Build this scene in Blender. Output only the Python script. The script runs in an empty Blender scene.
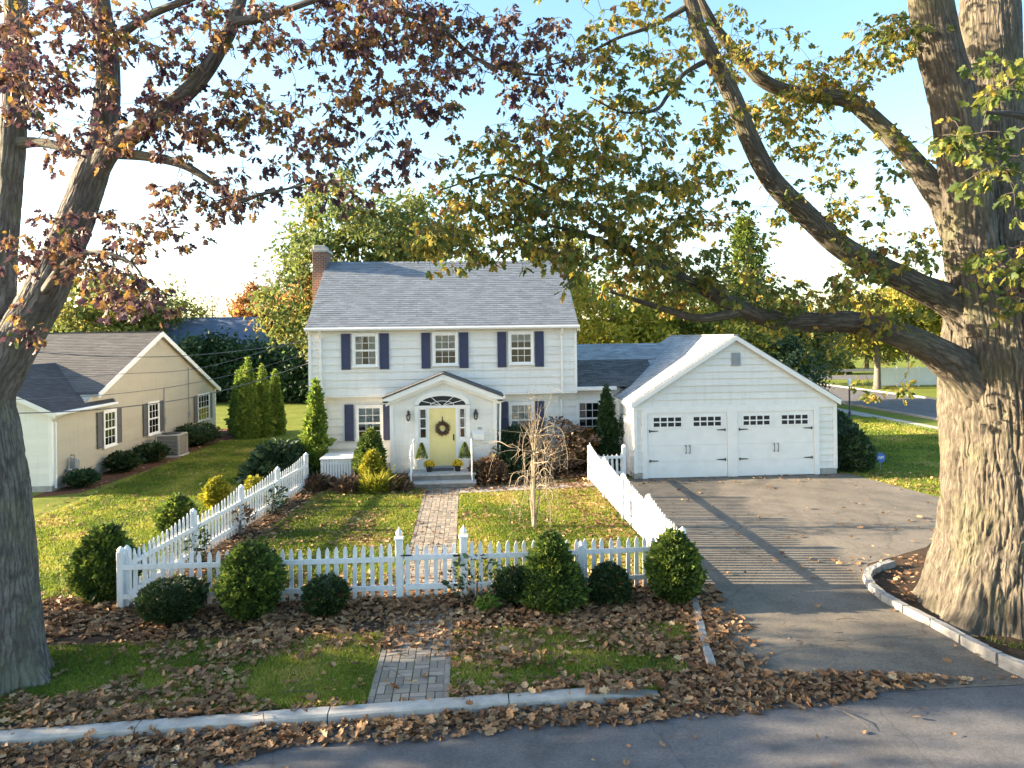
import bpy, bmesh, math, random
import numpy as np
from mathutils import Matrix, Vector

SC = bpy.context.scene
COL = SC.collection
rad = math.radians
# ------------------------------------------------------------------ camera
F_PX, CX, CY, HOR = 700.0, 512.0, 384.0, 337.4
YAW, ROLL, CAM_H = rad(3.7), rad(0.75), 5.0
_cy, _sy = math.cos(YAW), math.sin(YAW)
_cr, _sr = math.cos(ROLL), math.sin(ROLL)
cam_data = bpy.data.cameras.new("camera")
cam = bpy.data.objects.new("camera", cam_data)
COL.objects.link(cam)
fwd = Vector((_sy, _cy, 0)); rgt = Vector((_cy, -_sy, 0)); upv = Vector((0, 0, 1))
r2 = rgt * _cr - upv * _sr
u2 = upv * _cr + rgt * _sr
M = Matrix((r2, u2, -fwd)).transposed().to_4x4()
M.translation = Vector((0, 0, CAM_H))
cam.matrix_world = M
cam_data.sensor_width = 36.0
cam_data.lens = F_PX / 1024 * 36
cam_data.shift_x = 0.61 / 1024
cam_data.shift_y = -46.6 / 1024
cam_data.clip_start = 0.1
cam_data.clip_end = 2000
SC.camera = cam
# ------------------------------------------------------------------ light
SUN_TO = Vector((-1.0, 0.11, 0.285)).normalized()
elev = math.asin(SUN_TO.z)
azim = math.atan2(SUN_TO.x, SUN_TO.y)          # clockwise from +Y
world = bpy.data.worlds.new("World"); SC.world = world
world.use_nodes = True
wn = world.node_tree
for n in list(wn.nodes): wn.nodes.remove(n)
sky = wn.nodes.new("ShaderNodeTexSky"); sky.sky_type = 'NISHITA'; sky.sun_disc = False
sky.sun_elevation = elev; sky.sun_rotation = azim
sky.air_density = 1.0; sky.dust_density = 1.5; sky.ozone_density = 1.0
bg = wn.nodes.new("ShaderNodeBackground"); bg.inputs[1].default_value = 0.072
wo = wn.nodes.new("ShaderNodeOutputWorld")
hs = wn.nodes.new("ShaderNodeHueSaturation"); hs.inputs["Saturation"].default_value = 1.15; hs.inputs["Hue"].default_value = .493
wn.links.new(sky.outputs[0], hs.inputs["Color"]); wn.links.new(hs.outputs[0], bg.inputs[0]); wn.links.new(bg.outputs[0], wo.inputs[0])
sl = bpy.data.lights.new("sun", 'SUN'); sl.energy = 4.0; sl.angle = rad(0.5); sl.color = (1.0, 0.80, 0.54)
so = bpy.data.objects.new("sun", sl); COL.objects.link(so)
so.rotation_euler = (-SUN_TO).to_track_quat('-Z', 'Y').to_euler()
SC.view_settings.view_transform = 'Standard'
SC.view_settings.look = 'None'
SC.view_settings.exposure = 2.92
SC.view_settings.gamma = 1.0
SC.view_settings.use_curve_mapping = False

# ------------------------------------------------------------------ helpers
def pt(px, py, Y):
    """world point at depth plane y=Y that the photograph shows at pixel px,py"""
    dx, dy = px - CX, py - CY
    ux = _cr * dx - _sr * dy; uy = _sr * dx + _cr * dy
    r = np.array([ux, F_PX, -(uy + (CY - HOR))])
    r = np.array([_cy * r[0] + _sy * r[1], -_sy * r[0] + _cy * r[1], r[2]])
    return r * (Y / r[1]) + np.array([0, 0, CAM_H])

RNG = np.random.default_rng(7)
random.seed(5)

def nt(m): return m.node_tree
class MatB:
    def __init__(s, name):
        s.m = bpy.data.materials.new(name); s.m.use_nodes = True
        s.t = s.m.node_tree; s.b = s.t.nodes["Principled BSDF"]; s.out = s.t.nodes["Material Output"]
    def n(s, typ, **kw):
        nd = s.t.nodes.new(typ)
        for k, v in kw.items():
            if k.startswith("i_"): nd.inputs[k[2:].replace("_", " ")].default_value = v
            else: setattr(nd, k, v)
        return nd
    def l(s, a, b): s.t.links.new(a, b)
    def coords(s, kind="Object", scale=(1, 1, 1)):
        tc = s.n("ShaderNodeTexCoord"); mp = s.n("ShaderNodeMapping"); mp.inputs["Scale"].default_value = scale
        s.l(tc.outputs[kind], mp.inputs[0]); return mp.outputs[0]
    def noise(s, vec, scale, detail=4, rough=0.6):
        nd = s.n("ShaderNodeTexNoise"); nd.inputs["Scale"].default_value = scale
        nd.inputs["Detail"].default_value = detail; nd.inputs["Roughness"].default_value = rough
        if vec is not None: s.l(vec, nd.inputs["Vector"])
        return nd.outputs["Fac"]
    def ramp(s, fac, stops, interp='LINEAR'):
        r = s.n("ShaderNodeValToRGB"); cr = r.color_ramp; cr.interpolation = interp
        while len(cr.elements) < len(stops): cr.elements.new(0.5)
        for e, (p, c) in zip(cr.elements, stops):
            e.position = p; e.color = (*c, 1) if len(c) == 3 else c
        s.l(fac, r.inputs[0]); return r.outputs[0]
    def mix(s, fac, a, b, mode='MIX'):
        m = s.n("ShaderNodeMix", data_type='RGBA', blend_type=mode)
        for sock, v in ((m.inputs[0], fac), (m.inputs[6], a), (m.inputs[7], b)):
            if hasattr(v, "links"): s.l(v, sock)
            else: sock.default_value = v if not isinstance(v, tuple) or len(v) == 4 else (*v, 1)
        return m.outputs[2]
    def bump(s, h, strength=0.4, dist=0.02):
        b = s.n("ShaderNodeBump"); b.inputs["Strength"].default_value = strength; b.inputs["Distance"].default_value = dist
        s.l(h, b.inputs["Height"]); s.l(b.outputs[0], s.b.inputs["Normal"])
    def attr(s, name="rnd"):
        a = s.n("ShaderNodeAttribute", attribute_name=name); return a.outputs["Fac"]
    def col(s, c):
        if hasattr(c, "links"): s.l(c, s.b.inputs["Base Color"])
        else: s.b.inputs["Base Color"].default_value = (*c, 1)
    def rough(s, r): s.b.inputs["Roughness"].default_value = r

def simple(name, c, rough=0.6, var=0.12, scale=6.0, metal=0.0, bump=0.0):
    M_ = MatB(name); v = M_.coords()
    f = M_.noise(v, scale, 5, 0.65)
    lo = tuple(x * (1 - var) for x in c); hi = tuple(min(1, x * (1 + var)) for x in c)
    M_.col(M_.ramp(f, [(0.3, lo), (0.7, hi)])); M_.rough(rough)
    M_.b.inputs["Metallic"].default_value = metal
    if bump: M_.bump(M_.noise(v, scale * 8, 4), bump, 0.01)
    return M_.m

def leafmat(name, stops, trans=0.45, rough=0.55):
    M_ = MatB(name)
    c = M_.ramp(M_.attr(), stops)
    M_.col(c); M_.rough(rough)
    M_.b.inputs["Specular IOR Level"].default_value = 0.3
    tr = M_.n("ShaderNodeBsdfTranslucent"); M_.l(c, tr.inputs[0])
    mx = M_.n("ShaderNodeMixShader"); mx.inputs[0].default_value = trans
    M_.l(M_.b.outputs[0], mx.inputs[1]); M_.l(tr.outputs[0], mx.inputs[2]); M_.l(mx.outputs[0], M_.out.inputs[0])
    return M_.m

MT = {}
MT['white'] = simple("white_paint", (0.80, 0.79, 0.76), 0.5, 0.05, 3.0)
def fencemat():
    """white paint, weathered in patches, mud-splashed and greened near the ground"""
    M_ = MatB("fence_paint"); v = M_.coords()
    f = M_.noise(M_.coords("Object", (3, 3, .8)), 5, 6, .7)
    a = M_.ramp(f, [(.3, (.62, .63, .62)), (.55, (.75, .76, .77))])
    sp = M_.n("ShaderNodeSeparateXYZ"); M_.l(v, sp.inputs[0])
    ad = M_.n("ShaderNodeMath", operation='MULTIPLY_ADD'); M_.l(M_.noise(v, 9, 5, .7), ad.inputs[0]); ad.inputs[1].default_value = .5; M_.l(sp.outputs[2], ad.inputs[2])
    M_.col(M_.mix(M_.ramp(ad.outputs[0], [(.20, (.75, .75, .75)), (.48, (0, 0, 0))]), a, (.36, .35, .27, 1))); M_.rough(.5)
    return M_.m
MT['fence'] = fencemat()
def siding(name, c):
    M_ = MatB(name)
    f = M_.noise(M_.coords("Object", (0.5, 0.5, 2.0)), 1.6, 6, 0.7)
    a = M_.ramp(f, [(0.3, tuple(x * .9 for x in c)), (0.65, c)])
    # board to board difference
    b = M_.mix(M_.attr(), (0.93, 0.93, 0.93, 1), (1, 1, 1, 1))
    st_k = M_.ramp(M_.noise(M_.coords("Object", (5, 5, .35)), 1.5, 5, .7), [(.32, (.86, .85, .82)), (.5, (1, 1, 1))])
    M_.col(M_.mix(.6, M_.mix(1.0, a, b, 'MULTIPLY'), st_k, 'MULTIPLY')); M_.rough(0.55)
    M_.bump(M_.noise(M_.coords("Object", (2, 2, 30)), 5, 3), 0.08, 0.01)
    return M_.m
MT['siding'] = siding("white_siding", (0.80, 0.785, 0.74))
MT['beige'] = siding("beige_siding", (0.46, 0.415, 0.325))
def shingle(name, c, spread=0.35):
    M_ = MatB(name)
    n = M_.noise(M_.coords("Object"), 60, 3)
    big = M_.noise(M_.coords("Object"), 1.4, 6, .75)
    base = M_.ramp(M_.attr(), [(0, tuple(x * (1 - spread) for x in c)), (0.5, c), (1, tuple(min(1, x * (1 + spread)) for x in c))])
    c2 = M_.mix(0.5, base, M_.ramp(n, [(0.3, (.45, .45, .45)), (.7, (1.0, 1.0, 1.0))]), 'MULTIPLY')
    c3 = M_.mix(0.35, c2, M_.ramp(big, [(0.35, (.62, .64, .6)), (.65, (1.1, 1.1, 1.1))]), 'MULTIPLY')
    M_.col(c3); M_.rough(0.85); M_.bump(n, 0.3, 0.004)
    return M_.m
MT['shingle'] = shingle("grey_shingles", (0.175, 0.205, 0.245), .16)
MT['shingle_light'] = shingle("pale_grey_shingles", (0.31, 0.34, 0.37), 0.2)
MT['shingle_brown'] = shingle("brown_grey_shingles", (0.105, 0.098, 0.095), 0.2)
MT['shingle_shaded'] = shingle("shade_dark_shingles", (0.054, 0.052, 0.058), 0.25)  # darker shingle copy, painting the shade on the neighbour's wing roof
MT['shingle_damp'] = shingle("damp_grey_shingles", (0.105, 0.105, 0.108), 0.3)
MT['shingle_blue'] = shingle("shade_blue_roof", (0.09, 0.125, 0.19), 0.15)  # blue tint of shade put into the roof's base colour
MT['navy'] = simple("navy_paint", (0.042, 0.046, 0.095), 0.5, 0.15, 5)
MT['charcoal'] = simple("charcoal_paint", (0.09, 0.085, 0.085), 0.5, 0.12, 5)
MT['yellow'] = simple("yellow_paint", (0.80, 0.67, 0.29), 0.4, 0.05, 4)
MT['black'] = simple("black_iron", (0.015, 0.015, 0.017), 0.4, 0.2, 8)
MT['concrete'] = simple("concrete", (0.36, 0.345, 0.32), 0.85, 0.22, 5, bump=0.3)
MT['granite'] = simple("granite", (0.25, 0.245, 0.235), 0.8, 0.28, 9, bump=0.4)
MT['rock'] = simple("grey_fieldstone", (0.22, 0.21, 0.2), 0.9, 0.35, 3, bump=0.5)
MT['metal'] = simple("grey_metal", (0.33, 0.33, 0.32), 0.45, 0.12, 5, metal=0.3)
MT['acmetal'] = simple("beige_metal", (0.36, 0.33, 0.28), 0.5, 0.1, 5)
MT['dark'] = simple("painted_room_shade", (0.02, 0.021, 0.024), 0.8, 0.2, 3)  # near-black colour that paints the shade of unlit rooms
MT['curtain'] = simple("curtain_cloth", (0.62, 0.6, 0.55), 0.9, 0.12, 7)
MT['terracotta'] = simple("pale_planter", (0.72, 0.7, 0.66), 0.6, 0.08, 8)
MT['mat'] = simple("door_mat", (0.06, 0.06, 0.07), 0.95, 0.3, 40)
MT['blue_sign'] = simple("blue_enamel", (0.05, 0.16, 0.52), 0.4, 0.05, 5)
MT['wire'] = simple("cable_grey", (0.09, 0.09, 0.095), 0.6, 0.1, 3)
MT['brass'] = simple("dark_bronze", (0.05, 0.045, 0.035), 0.4, 0.2, 9, metal=0.6)
def brickmat():
    M_ = MatB("red_brick")
    tc = M_.n("ShaderNodeTexCoord"); sp = M_.n("ShaderNodeSeparateXYZ"); M_.l(tc.outputs["Object"], sp.inputs[0])
    ad = M_.n("ShaderNodeMath", operation='ADD'); M_.l(sp.outputs[0], ad.inputs[0]); M_.l(sp.outputs[1], ad.inputs[1])
    cb = M_.n("ShaderNodeCombineXYZ"); M_.l(ad.outputs[0], cb.inputs[0]); M_.l(sp.outputs[2], cb.inputs[1])
    br = M_.n("ShaderNodeTexBrick"); M_.l(cb.outputs[0], br.inputs["Vector"])
    br.inputs["Scale"].default_value = 1; br.inputs["Brick Width"].default_value = .21; br.inputs["Row Height"].default_value = .075
    br.inputs["Mortar Size"].default_value = .008
    br.inputs["Color1"].default_value = (.155, .055, .036, 1); br.inputs["Color2"].default_value = (.10, .042, .03, 1); br.inputs["Mortar"].default_value = (.3, .27, .24, 1)
    M_.col(M_.mix(.35, br.outputs[0], M_.ramp(M_.noise(M_.coords(), 5), [(.3, (.5, .5, .5)), (.7, (1.1, 1.1, 1.1))]), 'MULTIPLY'))
    M_.rough(.9); M_.bump(br.outputs["Fac"], -0.5, .01)
    return M_.m
MT['brick'] = brickmat()
def glassmat():
    M_ = MatB("window_glass")
    gl = M_.n("ShaderNodeBsdfGlossy"); gl.inputs["Roughness"].default_value = .03
    tr = M_.n("ShaderNodeBsdfTransparent"); tr.inputs[0].default_value = (.85, .9, .92, 1)
    fr = M_.n("ShaderNodeFresnel"); fr.inputs[0].default_value = 1.6
    mp = M_.n("ShaderNodeMath", operation='MULTIPLY_ADD'); mp.inputs[1].default_value = 1.0; mp.inputs[2].default_value = .05
    M_.l(fr.outputs[0], mp.inputs[0])
    mx = M_.n("ShaderNodeMixShader"); M_.l(mp.outputs[0], mx.inputs[0]); M_.l(tr.outputs[0], mx.inputs[1]); M_.l(gl.outputs[0], mx.inputs[2])
    b = M_.n("ShaderNodeBump"); b.inputs["Strength"].default_value = .06; b.inputs["Distance"].default_value = .05
    M_.l(M_.noise(M_.coords(), 3, 2), b.inputs["Height"]); M_.l(b.outputs[0], gl.inputs["Normal"])
    M_.l(mx.outputs[0], M_.out.inputs[0])
    return M_.m
MT['glass'] = glassmat()
def barkmat(name, c, moss=0.3):
    M_ = MatB(name)
    tc = M_.n("ShaderNodeTexCoord"); mp = M_.n("ShaderNodeMapping"); M_.l(tc.outputs["UV"], mp.inputs[0])
    n0 = M_.noise(mp.outputs[0], 3.0, 5, .6)
    ds = M_.n("ShaderNodeVectorMath", operation='SCALE'); ds.inputs["Scale"].default_value = .09
    nn = M_.n("ShaderNodeTexNoise"); nn.inputs["Scale"].default_value = 3.5; M_.l(mp.outputs[0], nn.inputs["Vector"])
    M_.l(nn.outputs["Color"], ds.inputs[0])
    ad = M_.n("ShaderNodeVectorMath", operation='ADD'); M_.l(mp.outputs[0], ad.inputs[0]); M_.l(ds.outputs[0], ad.inputs[1])
    m2 = M_.n("ShaderNodeMapping"); m2.inputs["Scale"].default_value = (17, 1.7, 1); M_.l(ad.outputs[0], m2.inputs[0])
    vo = M_.n("ShaderNodeTexVoronoi", feature='DISTANCE_TO_EDGE'); vo.inputs["Scale"].default_value = 1.0; M_.l(m2.outputs[0], vo.inputs["Vector"])
    m3 = M_.n("ShaderNodeMapping"); m3.inputs["Scale"].default_value = (40, 7, 1); M_.l(ad.outputs[0], m3.inputs[0])
    fine = M_.noise(m3.outputs[0], 1.0, 6, .7)
    c1 = M_.ramp(fine, [(0.25, tuple(x * .6 for x in c)), (0.5, c), (0.8, tuple(min(1, x * 1.45) for x in c))])
    fis = M_.ramp(vo.outputs["Distance"], [(0.0, tuple(x * .35 for x in (1, .95, .9))), (0.22, (1, 1, 1))])
    c2 = M_.mix(0.8, c1, fis, 'MULTIPLY')
    big = M_.noise(M_.coords("Object"), 1.1, 6, .65)
    mot = M_.noise(M_.coords("Object"), 4.5, 7, .75)
    c2 = M_.mix(.75, c2, M_.ramp(mot, [(.36, (.5, .47, .44)), (.5, (1, 1, 1)), (.66, (1.45, 1.46, 1.4))]), 'MULTIPLY')
    c3 = M_.mix(M_.ramp(big, [(.5, (0, 0, 0)), (.68, (moss, moss, moss))]), c2, (.12, .13, .05, 1))
    M_.col(c3); M_.rough(.92)
    hm = M_.n("ShaderNodeMath", operation='MULTIPLY_ADD'); M_.l(fine, hm.inputs[0]); hm.inputs[1].default_value = .35
    cl = M_.n("ShaderNodeMath", operation='MINIMUM'); M_.l(vo.outputs["Distance"], cl.inputs[0]); cl.inputs[1].default_value = .3
    M_.l(cl.outputs[0], hm.inputs[2])
    M_.bump(hm.outputs[0], 1.0, .05)
    return M_.m
MT['bark'] = barkmat("oak_bark", (.112, .097, .075))
MT['bark_grey'] = barkmat("grey_oak_bark", (.15, .137, .122), .5)
MT['bark_far'] = simple("far_bark", (.14, .12, .1), .9, .3, 8)
MT['twig'] = simple("twig_bark", (.075, .06, .05), .9, .3, 20)
MT['twig_pale'] = simple("pale_twig_bark", (.24, .20, .145), .8, .2, 20)
def grassground(name, a, b, c):
    M_ = MatB(name); v = M_.coords()
    f = M_.noise(v, .55, 7, .7); g = M_.noise(v, 14, 4, .7)
    k = M_.ramp(f, [(.3, a), (.5, b), (.7, c)])
    M_.col(M_.mix(.6, k, M_.ramp(g, [(.3, (.5, .5, .5)), (.7, (1.25, 1.25, 1.2))]), 'MULTIPLY')); M_.rough(1)
    M_.b.inputs["Specular IOR Level"].default_value = 0.1
    M_.bump(M_.noise(v, 45, 3), .6, .03)
    return M_.m
MT['lawn'] = grassground("lawn_soil_and_turf", (.10, .13, .024), (.15, .185, .03), (.21, .215, .045))
MT['soil'] = grassground("mulch_soil", (.045, .032, .022), (.07, .048, .033), (.095, .065, .045))
MT['mulch'] = grassground("red_mulch", (.10, .05, .03), (.13, .065, .042), (.16, .085, .055))
def asphalt(name, c, warm=(1, 1, 1)):
    M_ = MatB(name); v = M_.coords()
    f = M_.noise(v, .35, 7, .72); g = M_.noise(v, 90, 3, .8)
    k = M_.ramp(f, [(.3, tuple(x * .72 for x in c)), (.5, c), (.7, tuple(x * 1.25 for x in c))])
    k = M_.mix(.8, k, M_.ramp(g, [(.36, (.45, .45, .46)), (.62, (1.45, 1.42, 1.38))]), 'MULTIPLY')
    k = M_.mix(.7, k, M_.ramp(M_.noise(v, 22, 5, .8), [(.36, (.62, .62, .63)), (.6, (1.22, 1.2, 1.18))]), 'MULTIPLY')
    k = M_.mix(.8, k, M_.ramp(M_.noise(v, 1.1, 6, .75), [(.42, (.74, .74, .75)), (.5, (1, 1, 1)), (.62, (1.12, 1.11, 1.1))]), 'MULTIPLY')
    vo = M_.n("ShaderNodeTexVoronoi", feature='DISTANCE_TO_EDGE'); vo.inputs["Scale"].default_value = .42
    dn = M_.n("ShaderNodeTexNoise"); dn.inputs["Scale"].default_value = 1.2; dn.inputs["Detail"].default_value = 6; M_.l(v, dn.inputs["Vector"])
    mxv = M_.mix(.35, v, dn.outputs["Color"]); M_.l(mxv, vo.inputs["Vector"])
    cr = M_.ramp(vo.outputs["Distance"], [(0, (.45, .45, .45)), (.008, (1, 1, 1))])
    k = M_.mix(.55, k, cr, 'MULTIPLY')
    M_.col(k); M_.rough(.88); M_.bump(g, .45, .006)
    return M_.m
MT['drive'] = asphalt("driveway_asphalt", (.14, .124, .10))
MT['street'] = asphalt("street_asphalt", (.10, .10, .106))
MT['sidewalk'] = simple("concrete_path", (.34, .32, .29), .9, .15, 1.5, bump=.2)
def pavermat():
    M_ = MatB("grey_pavers")
    c = M_.ramp(M_.attr(), [(0, (.18, .155, .13)), (.5, (.25, .215, .175)), (1, (.33, .28, .22))])
    n = M_.noise(M_.coords(), 30, 4)
    M_.col(M_.mix(.5, c, M_.ramp(n, [(.3, (.6, .6, .6)), (.7, (1.1, 1.1, 1.1))]), 'MULTIPLY')); M_.rough(.9); M_.bump(n, .3, .006)
    return M_.m
MT['paver'] = pavermat()

# foliage palettes (real leaf colours)
MT['leaf_right'] = leafmat("oak_leaves_olive", [(0, (.06, .10, .03)), (.35, (.13, .165, .035)), (.58, (.26, .225, .045)), (.8, (.46, .34, .055)), (.92, (.34, .17, .045)), (1, (.19, .09, .04))], .5)
MT['leaf_left'] = leafmat("oak_leaves_russet", [(0, (.055, .03, .05)), (.36, (.10, .055, .065)), (.56, (.17, .095, .065)), (.74, (.32, .18, .06)), (.9, (.36, .23, .04)), (.95, (.10, .13, .03)), (1, (.07, .10, .03))], .32)
MT['leaf_fallen'] = leafmat("fallen_oak_leaves", [(0, (.10, .05, .025)), (.3, (.205, .112, .054)), (.6, (.33, .19, .095)), (.85, (.46, .30, .165)), (1, (.60, .44, .25))], .12, .7)
MT['leaf_yellowgreen'] = leafmat("yellow_green_leaves", [(0, (.10, .15, .03)), (.5, (.25, .26, .045)), (.85, (.45, .37, .05)), (1, (.5, .28, .05))], .5)
MT['leaf_yellow'] = leafmat("yellow_leaves", [(0, (.16, .19, .03)), (.4, (.37, .35, .045)), (.85, (.58, .46, .05)), (1, (.52, .28, .05))], .5)
MT['leaf_oliveoak'] = leafmat("olive_gold_leaves", [(0, (.085, .13, .045)), (.5, (.165, .20, .055)), (.85, (.31, .25, .06)), (1, (.36, .18, .07))], .5)
MT['leaf_rust'] = leafmat("rust_leaves", [(0, (.16, .07, .03)), (.5, (.30, .14, .04)), (1, (.42, .24, .06))], .4)
MT['leaf_evergreen'] = leafmat("evergreen_needles", [(0, (.018, .045, .018)), (.5, (.03, .07, .025)), (1, (.06, .11, .03))], .2)
MT['leaf_spruce'] = leafmat("dwarf_spruce_needles", [(0, (.035, .065, .018)), (.42, (.09, .145, .028)), (.75, (.18, .24, .04)), (1, (.29, .34, .055))], .35)
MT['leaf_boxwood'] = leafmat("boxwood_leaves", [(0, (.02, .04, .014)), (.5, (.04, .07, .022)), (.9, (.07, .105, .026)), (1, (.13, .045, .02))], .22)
MT['leaf_arb'] = leafmat("arborvitae_sprays", [(0, (.10, .17, .03)), (.5, (.20, .28, .045)), (1, (.30, .36, .06))], .4)
MT['leaf_gold'] = leafmat("golden_sprays", [(0, (.16, .18, .02)), (.5, (.30, .29, .03)), (1, (.42, .37, .04))], .35)
MT['leaf_rhodo'] = leafmat("rhododendron_leaves", [(0, (.025, .05, .025)), (.5, (.045, .085, .035)), (1, (.10, .14, .06))], .2, .35)
MT['leaf_brown'] = leafmat("dry_brown_leaves", [(0, (.10, .055, .035)), (.5, (.19, .12, .07)), (.9, (.28, .2, .13)), (1, (.10, .12, .03))], .3)
MT['leaf_orange'] = leafmat("orange_brown_leaves", [(0, (.08, .06, .02)), (.5, (.19, .10, .03)), (1, (.30, .15, .04))], .35)
MT['mum'] = leafmat("yellow_mum_flowers", [(0, (.55, .36, .02)), (1, (.75, .55, .03))], .2)
MT['grass'] = leafmat("grass_blades", [(0, (.10, .15, .02)), (.5, (.19, .25, .03)), (.85, (.30, .32, .045)), (1, (.40, .34, .10))], .45)
MT['needle_core'] = simple("dense_twig_core", (.035, .05, .02), 1, .4, 14)

# ------------------------------------------------------------------ mesh builder
def tag(o, label=None, cat=None, group=None, kind=None):
    if label: o["label"] = label
    if cat: o["category"] = cat
    if group: o["group"] = group
    if kind: o["kind"] = kind
    return o
def thing(name, label, cat, loc=(0, 0, 0), group=None):
    o = bpy.data.objects.new(name, None); COL.objects.link(o)
    o.location = loc; o.empty_display_size = .2
    return tag(o, label, cat, group)
def world_loc(o):
    v = Vector((0, 0, 0))
    while o is not None: v += o.location; o = o.parent
    return v
def link(name, me, parent=None):
    o = bpy.data.objects.new(name, me); COL.objects.link(o)
    if parent is not None: o.parent = parent
    return o
def from_np(name, verts, polys_start, loops, mat, parent=None, rnd=None, uv=None, smooth=False, origin=None):
    """build one mesh object from numpy arrays given in world space"""
    verts = np.asarray(verts, dtype=np.float64)
    if parent is not None: org = np.array(world_loc(parent)); own = np.zeros(3)
    elif origin is not None: org = np.array(origin, dtype=float); own = org
    else:
        org = np.array([(verts[:, 0].min() + verts[:, 0].max()) / 2, (verts[:, 1].min() + verts[:, 1].max()) / 2, verts[:, 2].min()]); own = org
    me = bpy.data.meshes.new(name)
    me.vertices.add(len(verts)); me.vertices.foreach_set("co", (verts - org).astype(np.float32).ravel())
    me.loops.add(len(loops)); me.loops.foreach_set("vertex_index", np.asarray(loops, dtype=np.int32))
    me.polygons.add(len(polys_start)); me.polygons.foreach_set("loop_start", np.asarray(polys_start, dtype=np.int32))
    me.polygons.foreach_set("use_smooth", np.full(len(polys_start), bool(smooth)))
    if rnd is not None:
        a = me.attributes.new("rnd", 'FLOAT', 'FACE'); a.data.foreach_set("value", np.asarray(rnd, dtype=np.float32))
    if uv is not None:
        u = me.uv_layers.new(name="UVMap"); u.data.foreach_set("uv", np.asarray(uv, dtype=np.float32).ravel())
    me.update(calc_edges=True); me.validate()
    if mat is not None: me.materials.append(mat)
    o = link(name, me, parent)
    if parent is None: o.location = own
    return o

class MB:
    def __init__(s): s.v = []; s.f = []; s.r = []; s.T = None
    def add(s, vs, fs, rnd=None):
        b = len(s.v)
        if s.T is not None: vs = [tuple(s.T @ Vector(v)) for v in vs]
        s.v += [tuple(v) for v in vs]
        for f in fs:
            s.f.append([i + b for i in f]); s.r.append(random.random() if rnd is None else rnd)
        return s
    def box(s, x0, x1, y0, y1, z0, z1, rnd=None):
        v = [(x0, y0, z0), (x1, y0, z0), (x1, y1, z0), (x0, y1, z0), (x0, y0, z1), (x1, y0, z1), (x1, y1, z1), (x0, y1, z1)]
        return s.add(v, [(0, 3, 2, 1), (4, 5, 6, 7), (0, 1, 5, 4), (1, 2, 6, 5), (2, 3, 7, 6), (3, 0, 4, 7)], rnd)
    def bbox(s, x0, x1, y0, y1, z0, z1, b=.01):
        """box with chamfered vertical and top edges"""
        p = [(x0 + b, y0), (x1 - b, y0), (x1, y0 + b), (x1, y1 - b), (x1 - b, y1), (x0 + b, y1), (x0, y1 - b), (x0, y0 + b)]
        cx, cy = (x0 + x1) / 2, (y0 + y1) / 2
        v = [(x, y, z0) for x, y in p] + [(x, y, z1 - b) for x, y in p] + [(x + (b if x < cx else -b), y + (b if y < cy else -b), z1) for x, y in p]
        f = [tuple(range(7, -1, -1)), tuple(range(16, 24))]
        for k in range(2):
            for i in range(8):
                j = (i + 1) % 8; f.append((k * 8 + i, k * 8 + j, k * 8 + 8 + j, k * 8 + 8 + i))
        return s.add(v, f)
    def poly(s, pts, rnd=None): return s.add(pts, [tuple(range(len(pts)))], rnd)
    def prism(s, pts, d):
        """polygon pts (3D) extruded by vector d"""
        n = len(pts); q = [tuple(np.array(p) + np.array(d)) for p in pts]
        return s.add(list(pts) + q, [tuple(range(n)), tuple(range(2 * n - 1, n - 1, -1))] + [(i, i + n, (i + 1) % n + n, (i + 1) % n) for i in range(n)])
    def beam(s, a, b, w, h, up=(0, 0, 1)):
        a = Vector(a); b = Vector(b); d = (b - a).normalized(); u = Vector(up)
        sx = d.cross(u).normalized() * (w / 2); uz = sx.cross(d).normalized() * (h / 2)
        v = [a - sx - uz, a + sx - uz, a + sx + uz, a - sx + uz, b - sx - uz, b + sx - uz, b + sx + uz, b - sx + uz]
        return s.add(v, [(0, 1, 2, 3), (7, 6, 5, 4), (0, 4, 5, 1), (1, 5, 6, 2), (2, 6, 7, 3), (3, 7, 4, 0)])
    def tube(s, pts, r, seg=8, cap=True):
        pts = [Vector(p) for p in pts]; n = len(pts)
        rr = r if hasattr(r, "__len__") else [r] * n
        vs = []; fs = []; prev = None
        for i, p in enumerate(pts):
            d = (pts[min(i + 1, n - 1)] - pts[max(i - 1, 0)]).normalized()
            if prev is None:
                a = d.orthogonal().normalized()
            else:
                a = (prev - d * prev.dot(d)).normalized()
            prev = a; b = d.cross(a)
            for k in range(seg):
                t = 2 * math.pi * k / seg; vs.append(p + (a * math.cos(t) + b * math.sin(t)) * rr[i])
        for i in range(n - 1):
            for k in range(seg):
                fs.append((i * seg + k, i * seg + (k + 1) % seg, (i + 1) * seg + (k + 1) % seg, (i + 1) * seg + k))
        if cap: fs += [tuple(range(seg - 1, -1, -1)), tuple(range((n - 1) * seg, n * seg))]
        return s.add(vs, fs)
    def lathe(s, c, prof, seg=16):
        """prof list of (r, z) revolved about vertical axis at c"""
        vs = []; fs = []; n = len(prof)
        for r, z in prof:
            for k in range(seg):
                t = 2 * math.pi * k / seg; vs.append((c[0] + r * math.cos(t), c[1] + r * math.sin(t), c[2] + z))
        for i in range(n - 1):
            for k in range(seg): fs.append((i * seg + k, i * seg + (k + 1) % seg, (i + 1) * seg + (k + 1) % seg, (i + 1) * seg + k))
        fs += [tuple(range(seg - 1, -1, -1)), tuple(range((n - 1) * seg, n * seg))]
        return s.add(vs, fs)
    def build(s, name, mat, parent=None, smooth=False, origin=None):
        st = []; lp = []
        for f in s.f: st.append(len(lp)); lp += f
        return from_np(name, np.array(s.v), st, lp, mat, parent, rnd=s.r, smooth=smooth, origin=origin)
def structure(name, mb, mat, **k): return tag(mb.build(name, mat, **k), kind='structure')

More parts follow.
